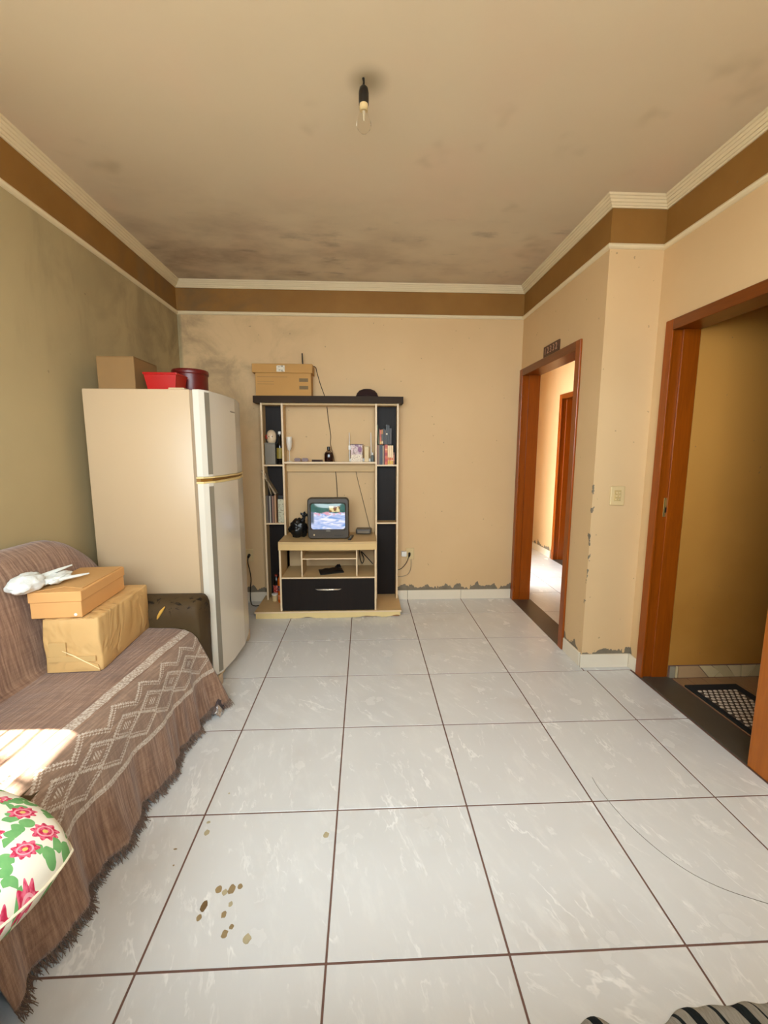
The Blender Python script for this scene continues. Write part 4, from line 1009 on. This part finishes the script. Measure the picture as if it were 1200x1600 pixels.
PR_ = BACKP+SEATP
acc = [0.]
for a, b in zip(PR_, PR_[1:]): acc.append(acc[-1]+math.dist(a, b))
def at_s(s_):
    for i in range(len(acc)-1):
        if s_ <= acc[i+1] or i == len(acc)-2:
            t = (s_-acc[i])/(acc[i+1]-acc[i]); a, b = PR_[i], PR_[i+1]
            return a[0]+(b[0]-a[0])*t, a[1]+(b[1]-a[1])*t
S0 = next(acc[i] for i, p in enumerate(PR_) if p == (-.315, .454))+.012     # arc length of the first white band
SE = next(acc[i] for i, p in enumerate(PR_) if p == (-.236, .36))
SJ = acc[len(BACKP)]
tot = acc[-1]
def nz3(a, b, c=0): return noise.noise(Vector((a, b, c)))
def sheet(u, v):
    s_ = v*tot; x, z = at_s(s_)
    fe = -1.205 if s_ < SJ-.30 else (-1.205-(s_-(SJ-.30))/.12*.137 if s_ < SJ-.18 else -1.342)
    if s_ > SE: fe += .055*((s_-SE)/(tot-SE))
    ne = -2.645+(.05*((s_-SE)/(tot-SE)) if s_ > SE else 0)
    y = fe+(ne-fe)*u
    x = max(x+shiftx(y), -.932); z += droop(y, z)
    if s_ < SJ: x += .006*nz3(y*3, s_*4); 
    elif s_ < S0-.02: z += .005*nz3(y*5, s_*5, 3)+.003*abs(nz3(y*14, s_*9, 8))
    if s_ > SE-.05:
        t = (s_-SE+.05)/(tot-SE+.05)
        x += t*(.018*math.sin(y*23+2.5*nz3(y*2, 1))+.022*nz3(y*6, s_*2, 5)+.006*math.sin(y*61+nz3(y*3, 2)*4))-.004
        if u < .06: x += t*.05*(1-u/.06)
    if s_ > tot-.25: z += .008*nz3(y*9, 4)*(s_-(tot-.25))/.25
    return (x, y, z)
bm = BM()
NU, NV = 170, 120
vs = grid(bm, NU, NV, sheet, lambda u, v: (-(sheet(u, v)[1]+1.33), v*tot-(S0-.04*(-1.33-sheet(u, v)[1]))))
throw = obj('sofa_throw', bm, CLOTH, smooth=True, loc=(-.45, -2.0, .46))
setp(throw, 'brown woven throw with white zigzag bands draped over the sofa', 'throw')
md = throw.modifiers.new('s', 'SOLIDIFY'); md.thickness = .004; md.offset = 1
bm = BM(); rf = random.Random(5)
for k in range(520):
    u = k/519; p = Vector(sheet(u, .998)); q = Vector(sheet(min(1, u+.002), .998))
    l = .024+.022*rf.random()
    for s_ in range(2):
        a = p+Vector((rf.uniform(-.002, .004), rf.uniform(-.0015, .0015), .004)); b = a+Vector((rf.uniform(-.004, .014), rf.uniform(-.008, .008), -l*.55)); c = b+Vector((rf.uniform(-.002, .018), rf.uniform(-.010, .010), -l*.45))
        a.z = max(a.z, .004); b.z = max(b.z, .003); c.z = max(c.z, .0025)
        tube(bm, [a, b, c], [.0017, .0014, .0007], 3)
setp(obj('fringe', bm, mat('brown_fringe_yarn', lin(116, 94, 80), .95, .3, 90), throw), kind='stuff')

fo = thing('foil_wrapper', 'crumpled silver and dark wrapper on floor under end of throw', 'wrapper', (-.165, -1.33, 0))
bm = BM()
def ff(u, v): return (-.19+.055*u+.01*nz3(u*4, v*4, 2), -1.30-.11*v+.008*nz3(u*5, v*3), .006+.085*(1-abs(2*u-1)**1.5)*(1-v*.75)+.012*nz3(u*6, v*6, 7)+.006)
grid(bm, 10, 12, ff, mi=0)
for q in bm.faces:
    if q.calc_center_median().y < -1.365: q.material_index = 1
o = obj('wrapper_sheet', bm, [mat('dark_wrapper_film', lin(66, 58, 62), .3, .3, 30, bump=.5), mat('silver_foil', lin(200, 200, 205), .18, .2, 40, metal=.9, bump=.6)], fo); o.modifiers.new('s', 'SOLIDIFY').thickness = .0015

# ------------------------------------------------------------------ parcels on the sofa
KR = N('creased_kraft_paper')
def kraft():
    n = KR; v = n.tc(); c = n.mix(n.noise(v, 6, 4.), lin(196, 154, 96), lin(218, 180, 122))
    h = n.M('ABSOLUTE', n.M('SUBTRACT', n.noise(v, 4.5, 3., .5, .6), .5)); n.bump(n.step(h, 0, .09), .55, .006); return n.fin(c, .55, spec=.3)
kraft()
pk = thing('wrapped_parcel', 'large parcel wrapped in kraft paper on the sofa seat', 'parcel', (-.588, -1.555, .468), R(3))
bm = BM(); W2, D2, H2 = .108, .222, .228
def kp(u, v, face):
    pass
box(bm, -W2, W2, -D2, D2, 0, H2, .007, 2)
bmesh.ops.subdivide_edges(bm, edges=[e for e in bm.edges if e.calc_length() > .08], cuts=7, use_grid_fill=True)
for v in bm.verts:
    c = v.co; k = .005*nz3(c.x*11, c.y*9, c.z*11)
    v.co = c+Vector((k*(abs(c.x) > W2-.01), k*(abs(c.y) > D2-.01), -abs(k)*(c.z > H2-.01)))
obj('paper_wrap', bm, KR.m, pk, local=True, smooth=50)
bm = BM()
prism(bm, [(-W2+.006, .004), (-.02, .075), (W2-.012, .03), (W2-.006, .004)], -D2-.0075, -D2-.004, 'y'); obj('end_fold', bm, KR.m, pk, local=True)
bm = BM(); tube(bm, [(-.035, -D2-.008, .095), (.01, -D2-.009, .072), (W2-.006, -D2-.008, .012)], [.0012, .0028, .0012], 5); obj('fold_edge', bm, mat('pale_paper_edge', lin(240, 214, 160), .5), pk, local=True)
obj('packing_tape', bx(-.085, -.02, -D2-.0085, -D2-.005, .07, .13), TAPE, pk, local=True)
obj('packing_tape', bx(-.09, .09, -D2-.0095, -D2-.0055, .048, .070), TAPE, pk, local=True)
bm = BM()
grid(bm, 12, 3, lambda u, v: (-W2+.01+u*(2*W2-.02), -D2-.004-.006*v+.004*nz3(u*5, v), H2-.001+.010*v*abs(nz3(u*6, 3))*2+.001))
obj('paper_lip', bm, KR.m, pk, local=True)
sx_ = thing('shoe_box', 'small brown lidded cardboard box stacked on the kraft parcel', 'box', (-.640, -1.592, .698), R(5))
OC = mat('orange_kraft_cardboard', lin(214, 160, 98), .7, .05, 5)
obj('box_body', bx(-.094, .094, -.185, .185, 0, .075, .002, 1), OC, sx_, local=True)
lid = obj('lid', bx(-.098, .098, -.189, .189, .066, .108, .0025, 1), OC, sx_, local=True)
bm = BM(); prism(bm, [(-.094, -.185), (.0, -.120), (.085, -.150), (.092, .184), (-.094, .184)], .1085, .111); obj('lid_flap', bm, CARD, lid, local=True)
_pb = obj('sticker', lathe(BM(), [(0, 0), (.006, 0), (.006, .001), (0, .001)], 0, 0, 0, 12), WHITEP, sx_, local=True)
_pb.matrix_local = Matrix.Translation((.07, -.185, .012)) @ Matrix.Rotation(R(90), 4, 'X')
WB = mat('thin_white_bag_plastic', lin(226, 230, 226), .3, .05, 12, bump=.5)
wb_ = thing('plastic_carrier_bag', 'crumpled white plastic bag lying on the brown lidded box', 'bag', (-.70, -1.74, .81))
blob('bag_body', (-.726, -1.775, .842), (.048, .085, .042), WB, wb_, 9, .2, 4, 4, .8105, -.18)
blob('bag_fold', (-.690, -1.665, .832), (.040, .085, .020), WB, wb_, 4, .3, 4, 5, .811, -.35)
obj('bag_handle', tube(BM(), [(-.70, -1.74, .836), (-.66, -1.68, .832), (-.625, -1.62, .829), (-.605, -1.585, .828)], [.012, .009, .006, .003], 6), WB, wb_, smooth=True)
obj('bag_handle', tube(BM(), [(-.72, -1.70, .850), (-.70, -1.63, .858), (-.685, -1.57, .862)], [.010, .007, .003], 6), WB, wb_, smooth=True)

# ------------------------------------------------------------------ floral cushion
def floral():
    n = N('floral_print_cotton'); P = n.tc(); x, y, z = n.sep(P)
    q = n.comb(x, y)
    base = n.mix(n.noise(q, 4, 2.), lin(232, 226, 206), lin(244, 240, 226))
    def cells(scale, rnd, off):
        vv = n.new('ShaderNodeTexVoronoi', voronoi_dimensions='2D'); n.put(vv.inputs['Vector'], n.V('ADD', q, off)); vv.inputs['Scale'].default_value = scale; vv.inputs['Randomness'].default_value = rnd
        loc = n.V('SUBTRACT', n.V('ADD', q, off), vv.outputs['Position']); a, b, _ = n.sep(loc)
        return a, b, n.M('SQRT', n.M('ADD', n.M('MULTIPLY', a, a), n.M('MULTIPLY', b, b))), n.sep(vv.outputs['Color'])
    # leaves
    a, b, r, c = cells(30, .8, (.3, .7, 0)); ang = n.M('ADD', n.M('ARCTAN2', b, a), n.M('MULTIPLY', c[0], 6.28))
    lr = n.M('MULTIPLY', .020, n.M('POWER', n.M('ABSOLUTE', n.M('COSINE', ang)), .9))
    lr = n.M('ADD', lr, .004); lf_ = n.M('MULTIPLY', n.M('LESS_THAN', r, lr), n.M('GREATER_THAN', c[1], .45))
    green = n.mix(n.noise(q, 40, 2.), lin(86, 150, 88), lin(136, 190, 122))
    col = n.mix(lf_, base, green)
    a, b, r, c = cells(13.5, .75, (0, 0, 0)); sel = n.M('GREATER_THAN', c[1], .25)
    # ovals squeezed towards one direction
    rr = n.M('SQRT', n.M('ADD', n.M('MULTIPLY', n.M('MULTIPLY', a, a), n.M('ADD', 1., n.M('MULTIPLY', c[2], 1.6))), n.M('MULTIPLY', n.M('MULTIPLY', b, b), .8)))
    ang = n.M('ARCTAN2', b, a); pet = n.M('ADD', .0205, n.M('MULTIPLY', .003, n.M('SINE', n.M('MULTIPLY', ang, 9.))))
    fl = n.M('MULTIPLY', n.M('LESS_THAN', rr, pet), sel)
    pk_ = n.mix(n.step(n.noise(q, 110, 2.), .4, .6), lin(196, 44, 78), lin(232, 112, 138))
    col = n.mix(fl, col, pk_)
    ring = n.M('MULTIPLY', n.M('LESS_THAN', n.M('ABSOLUTE', n.M('SUBTRACT', rr, .012)), .0014), sel)
    col = n.mix(n.M('MULTIPLY', ring, .7), col, lin(244, 190, 196))
    col = n.mix(n.M('MULTIPLY', n.M('LESS_THAN', rr, .0045), sel), col, lin(226, 196, 110))
    n.bump(n.noise(P, 7, 3.), .25, .01)
    return n.fin(col, .9, spec=.15)
cush = lambda t: 1-.16*abs(t)**3
e1 = Vector((-.955, .285, .09)).normalized(); e2 = Vector((-.26, -.93, .20)); e2 = (e2-e1*e2.dot(e1)).normalized(); e3 = e1.cross(e2).normalized()
if e3.z < 0: e3 = -e3
tip = Vector((.068, -2.69, .575)); hs = .25
cen = tip+(e1+e2)*hs*.96
pw = thing('floral_cushion', 'white cushion printed with pink flowers and green leaves on sofa arm', 'cushion', cen)
MPW = Matrix((e1, e2, e3)).transposed().to_4x4(); MPW.translation = cen
bpy.context.view_layer.update(); pw.matrix_world = MPW; MW[pw.name] = MPW
bm = BM()
for sgn in (1, -1):
    def pf2(u, v):
        a, b = 2*u-1, 2*v-1
        k = (max(0, (1-a*a))*max(0, (1-b*b)))**.5
        pin = cush(b); pin2 = cush(a)
        return (a*hs*pin, b*hs*pin2, sgn*(.098*k**.75)+.004*nz3(a*3, b*3, sgn)*k)
    grid(bm, 30, 30, pf2)
bmesh.ops.remove_doubles(bm, verts=bm.verts, dist=.0004)
obj('cushion_cover', bm, floral(), pw, local=True, smooth=80)
bm = BM(); pts = []
for k in range(81):
    t = k/80*4; i = min(3, int(t)); fct = t-i
    cs = ((-1, -1), (1, -1), (1, 1), (-1, 1), (-1, -1)); a = cs[i][0]+(cs[i+1][0]-cs[i][0])*fct; b = cs[i][1]+(cs[i+1][1]-cs[i][1])*fct
    pts.append((a*hs*cush(b), b*hs*cush(a), 0))
tube(bm, pts, .0028, 6); obj('seam_piping', bm, mat('pale_piping', lin(226, 214, 186), .8), pw, local=True, smooth=True)

# ------------------------------------------------------------------ rugs
def rug_mat():
    n = N('striped_rag_rug'); P = n.tc(); x, y, z = n.sep(P)
    xs = n.M('ADD', x, n.M('ADD', n.M('MULTIPLY', y, .35), n.M('MULTIPLY', n.noise(P, 9, 2.), .012)))
    q = n.M('FRACT', n.M('MULTIPLY', xs, 8.2)); q2 = n.M('FRACT', n.M('MULTIPLY', xs, 8.2*2.37))
    dark = n.M('MAXIMUM', n.M('LESS_THAN', q, .22), n.M('MULTIPLY', n.M('LESS_THAN', q2, .18), n.M('GREATER_THAN', q, .45)))
    yarn = n.noise(n.V('MULTIPLY', P, (260, 40, 40)), 1., 3.)
    grey = n.mix(yarn, lin(120, 116, 108), lin(176, 172, 162)); blk = n.mix(yarn, lin(16, 20, 22), lin(44, 50, 52))
    n.bump(yarn, .6, .004)
    return n.fin(n.mix(dark, grey, blk), .95, spec=.1)
rg = thing('striped_rug', 'rumpled grey and black striped rag rug at lower right corner', 'rug', (1.7, -3.2, 0))
bm = BM()
def redge(x):
    e = -2.655-.03*max(0, 1.40-x)/.1 if x > 1.25 else -2.72
    e += .06*math.exp(-((x-1.15)/.055)**2)
    return e+.022+.004*math.sin(x*70)+.004*nz3(x*14, 2)
def rz_(x, y, e): 
    d = e-y; t = min(1, max(0, d/.02)); return .003+t**.5*(.014+.010*abs(nz3(x*7, y*5))+.006*abs(math.sin(x*26)))
def rgf(u, v):
    x = 1.06+u*1.15; e = redge(x); y = e+(-3.09-e)*(v**1.3); return (x, y, rz_(x, y, e))
g1 = grid(bm, 130, 40, rgf); g2 = grid(bm, 130, 40, lambda u, v: (rgf(u, v)[0], rgf(u, v)[1], .0015))
for i in range(130):
    bm.faces.new((g1[0][i], g1[0][i+1], g2[0][i+1], g2[0][i])); bm.faces.new((g1[-1][i], g1[-1][i+1], g2[-1][i+1], g2[-1][i]))
for j in range(40): bm.faces.new((g1[j][0], g1[j+1][0], g2[j+1][0], g2[j][0])); bm.faces.new((g1[j][-1], g1[j+1][-1], g2[j+1][-1], g2[j][-1]))
obj('rug_weave', bm, rug_mat(), rg, smooth=60)
dm = thing('door_mat', 'black bordered doormat with pale woven checks beyond right doorway', 'mat', (2.625, -1.62, 0), R(0))
bm = BM(); box(bm, 2.474, 2.79, -1.98, -1.205, 0, .012, .004, 1); obj('mat_border', bm, mat('black_mat_felt', lin(20, 18, 16), .95, .3, 60, bump=.5), dm)
bm = BM(); dk = mat('mat_dark_yarn', lin(74, 58, 44), .95, .2, 90); lt = mat('mat_pale_yarn', lin(190, 172, 150), .9, .15, 90)
box(bm, 2.50, 2.735, -1.93, -1.27, .0115, .0135); obj('mat_field', bm, dk, dm)
bm = BM()
for i in range(8):
    for j in range(24):
        x = 2.506+i*.030+(.015 if j % 2 else 0); y = -1.285-j*.0255
        if x > 2.722: continue
        lathe(bm, [(.0, -.004), (.0115, 0), (.009, .004), (0, .006)], x, y, .0150, 6, sy=.8)
setp(obj('mat_tufts', bm, lt, dm, smooth=True), kind='stuff')

# ------------------------------------------------------------------ dried drips on the floor tiles, and a stray thread
DR1 = mat('dried_brown_drip', lin(150, 128, 92), .5, .2, 60); DR2 = mat('dried_dark_drip', lin(112, 88, 56), .5, .2, 60); DR3 = mat('faint_drip', lin(176, 164, 132), .5, .15, 60)
TH = [(1.563, -1.879), (1.56, -1.958), (1.581, -2.115), (1.637, -2.256), (1.718, -2.345), (1.838, -2.407)]
rd = random.Random(2)
for x, y, a, b, mm in ((.026, -2.035, .007, .006, DR3), (.036, -2.078, .009, .012, DR3), (.146, -2.288, .010, .012, DR1), (.168, -2.297, .008, .010, DR3), (.187, -2.289, .012, .016, DR1), (.211, -2.281, .008, .009, DR1),
                       (.118, -2.335, .009, .018, DR2), (.116, -2.368, .008, .010, DR1), (.197, -2.334, .007, .008, DR3), (.186, -2.363, .008, .010, DR1), (.219, -2.398, .007, .007, DR1), (.205, -2.416, .009, .012, DR1),
                       (.272, -2.431, .011, .013, DR3), (.466, -2.107, .010, .012, DR3), (.06, -1.90, .004, .004, DR3), (-.05, -2.14, .006, .003, DR1), (-.03, -2.2, .003, .003, DR1)):
    poly = [(x+a*math.cos(t)*(1+.18*rd.uniform(-1, 1)), y+b*math.sin(t)*(1+.18*rd.uniform(-1, 1))) for t in [2*math.pi*k/12 for k in range(12)]]
    obj('dried_drip', prism(BM(), poly, -.0002, .0005), mm, floor)
setp(obj('stray_thread', tube(BM(), [(p[0], p[1], .0012) for p in TH], .0009, 4, smooth_n=6), mat('grey_thread', lin(130, 124, 114), .8), smooth=True), 'long thin grey thread curving over floor tiles at right', 'thread')
